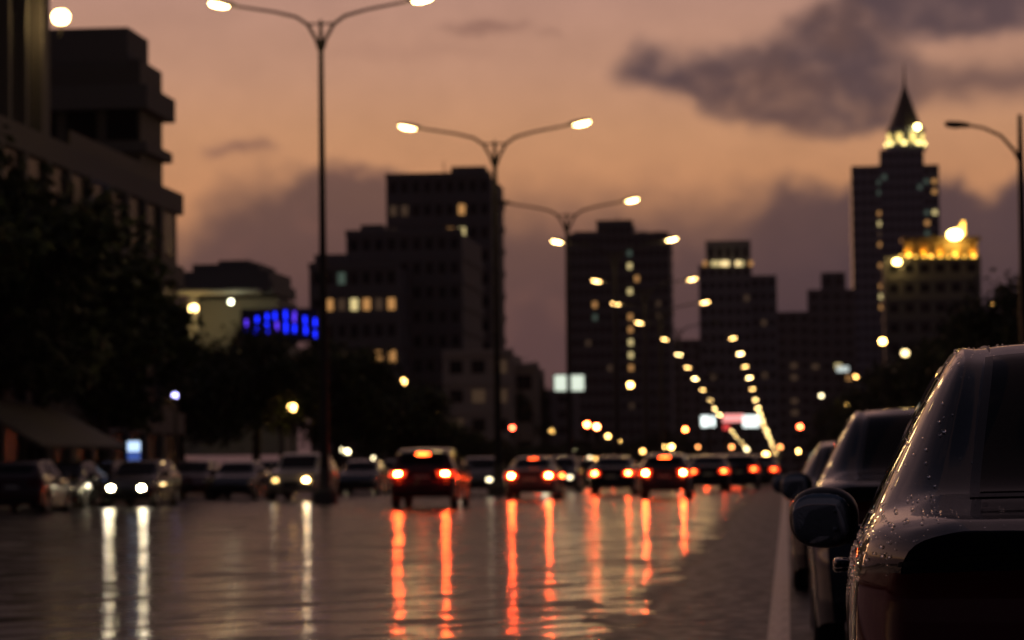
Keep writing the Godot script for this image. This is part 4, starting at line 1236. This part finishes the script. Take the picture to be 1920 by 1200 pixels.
func build_traffic() -> void:
	var moving := "cars driving away with brake lights on"
	car("suv", "dark red off-roader braking, nearest of the cars driving away", moving, Vector3(at(790, 870, 80).x, 0, -82.2), 0.0, paint("dark_red", lin(0.035, 0.006, 0.006)), false, 1.0)
	car("low_sedan", "silver saloon braking, second from the left of the cars driving away", moving, Vector3(at(993, 870, 97).x, 0, -99.3), 0.0, paint("silver", lin(0.10, 0.095, 0.1), 0.3), false, 1.0)
	car("hatch", "grey hatchback braking, left of the queue of dark cars", moving, Vector3(at(1245, 870, 96).x, 0, -98.0), 0.0, paint("grey", lin(0.045, 0.043, 0.047), 0.2), false, 1.0)
	car("low_sedan", "black saloon with dim tail lights between the two right braking cars", moving, Vector3(at(1146, 870, 108).x, 0, -110.3), 0.0, paint("black", lin(0.008, 0.008, 0.009)), false, 0.3)
	var queue := "dark cars queuing at the end of the street"
	var k := 0
	for c in [[1328, 118, "low_sedan", "leftmost dark car of the queue, beside the grey hatchback", 0.06], [1385, 122, "hatch", "middle dark car of the queue", 0.04], [1424, 130, "low_sedan", "rightmost dark car of the queue, next to the parked row", 0.03], [1300, 140, "hatch", "dark car farther back behind the grey hatchback", 0.3]]:
		car(c[2], c[3], queue, Vector3(at(c[0], 870, c[1]).x, ground(c[1]), -c[1] - 2.0), 0.0, paint(["black", "dark_blue", "grey"][k % 3], lin(0.008, 0.01, 0.018)), false, c[4])
		k += 1
	for c in [[1090, 150, "hatch", "tiny far car with red tail lights below the red traffic light pair"], [1170, 165, "low_sedan", "tiny far car between the black saloon and the grey hatchback"], [1212, 185, "hatch", "tiny far car just left of the grey hatchback"], [1350, 160, "suv", "tiny far car behind the queue's leftmost car"], [1405, 175, "hatch", "tiny far car behind the queue's middle and rightmost cars"], [1030, 170, "suv", "tiny far car behind the silver saloon"]]:
		car(c[2], c[3], queue, Vector3(at(c[0], 870, c[1]).x, ground(c[1]), -c[1] - 2.0), 0.0, paint("black", lin(0.008, 0.01, 0.018)), false, 0.2)
	var coming := "cars coming towards the camera"
	car("hatch", "dark hatchback coming with both white headlights on, on the left", coming, Vector3(at(240, 875, 90).x, 0, -92.0), PI - 0.04, paint("black", lin(0.008, 0.008, 0.009)), false, 0.0, [0.8, 0.8])
	car("suv", "pale off-roader coming with one amber headlight on, left of the tallest double lamp", coming, Vector3(at(548, 872, 101).x, 0, -103.2), PI - 0.03, paint("pale", lin(0.3, 0.28, 0.26), 0.3), false, 0.0, [0.5, 0.05], "amber")
	car("hatch", "car with lit headlights half hidden by the dark red off-roader", coming, Vector3(at(893, 867, 112).x, 0, -114.0), PI, paint("grey", lin(0.045, 0.043, 0.047), 0.2), false, 0.0, [0.06, 0.12])
	car("hatch", "car with lit headlights half hidden by the silver saloon", coming, Vector3(at(1046, 867, 122).x, 0, -124.0), PI, paint("grey", lin(0.045, 0.043, 0.047), 0.2), false, 0.0, [0.05, 0.15])

func build_parked() -> void:
	var left := "cars parked along the left kerb"
	var list := [[18, 79, "hatch", 0.0, "parked car cut by the left edge, its tail towards the camera", "dark_red"], [98, 88, "low_sedan", PI, "dark parked saloon left of the car with white headlights", "black"], [160, 99, "hatch", PI, "dark parked hatchback close left of the car with white headlights", "dark_red"],
		[345, 108, "hatch", PI, "dark parked hatchback right of the car with white headlights", "dark_red"], [432, 106, "low_sedan", PI, "dark parked saloon left of the pale off-roader", "dark_blue"], [490, 122, "hatch", PI, "dark parked hatchback behind the pale off-roader", "black"], [668, 118, "low_sedan", PI, "dark parked saloon right of the tallest double lamp", "dark_blue"], [735, 140, "hatch", PI, "dark parked hatchback behind the dark red off-roader", "black"]]
	for e in list:
		car(e[2], e[4], left, Vector3(at(e[0], 875, e[1]).x, ground(e[1]), -e[1] - 2.1), e[3], paint(e[5], lin(0.008, 0.01, 0.018)), false, 0.0)
	var right := "cars parked along the white line on the right"
	var blue_black := paint("blue_black", lin(0.006, 0.007, 0.012), 0.0)
	var near := car("sedan", "blue-black saloon beaded with rain, nearest of the parked row", right, Vector3(0.992 + 0.016 * 2.2, 0, -6.86 - 4.45 / 2), -0.016, blue_black, true)
	rain_drops(near, "sedan")
	car("sedan", "dark saloon parked ahead of the rain-beaded one, second of the row", right, Vector3(0.985, 0, -18.0 - 4.45 / 2), 0.0, paint("slate", lin(0.02, 0.022, 0.03), 0.3), true)
	car("low_sedan", "dark saloon third in the row of parked cars on the right", right, Vector3(0.89, 0, -27.6 - 4.55 / 2), 0.0, paint("dark_brown", lin(0.03, 0.02, 0.018), 0.3), true)
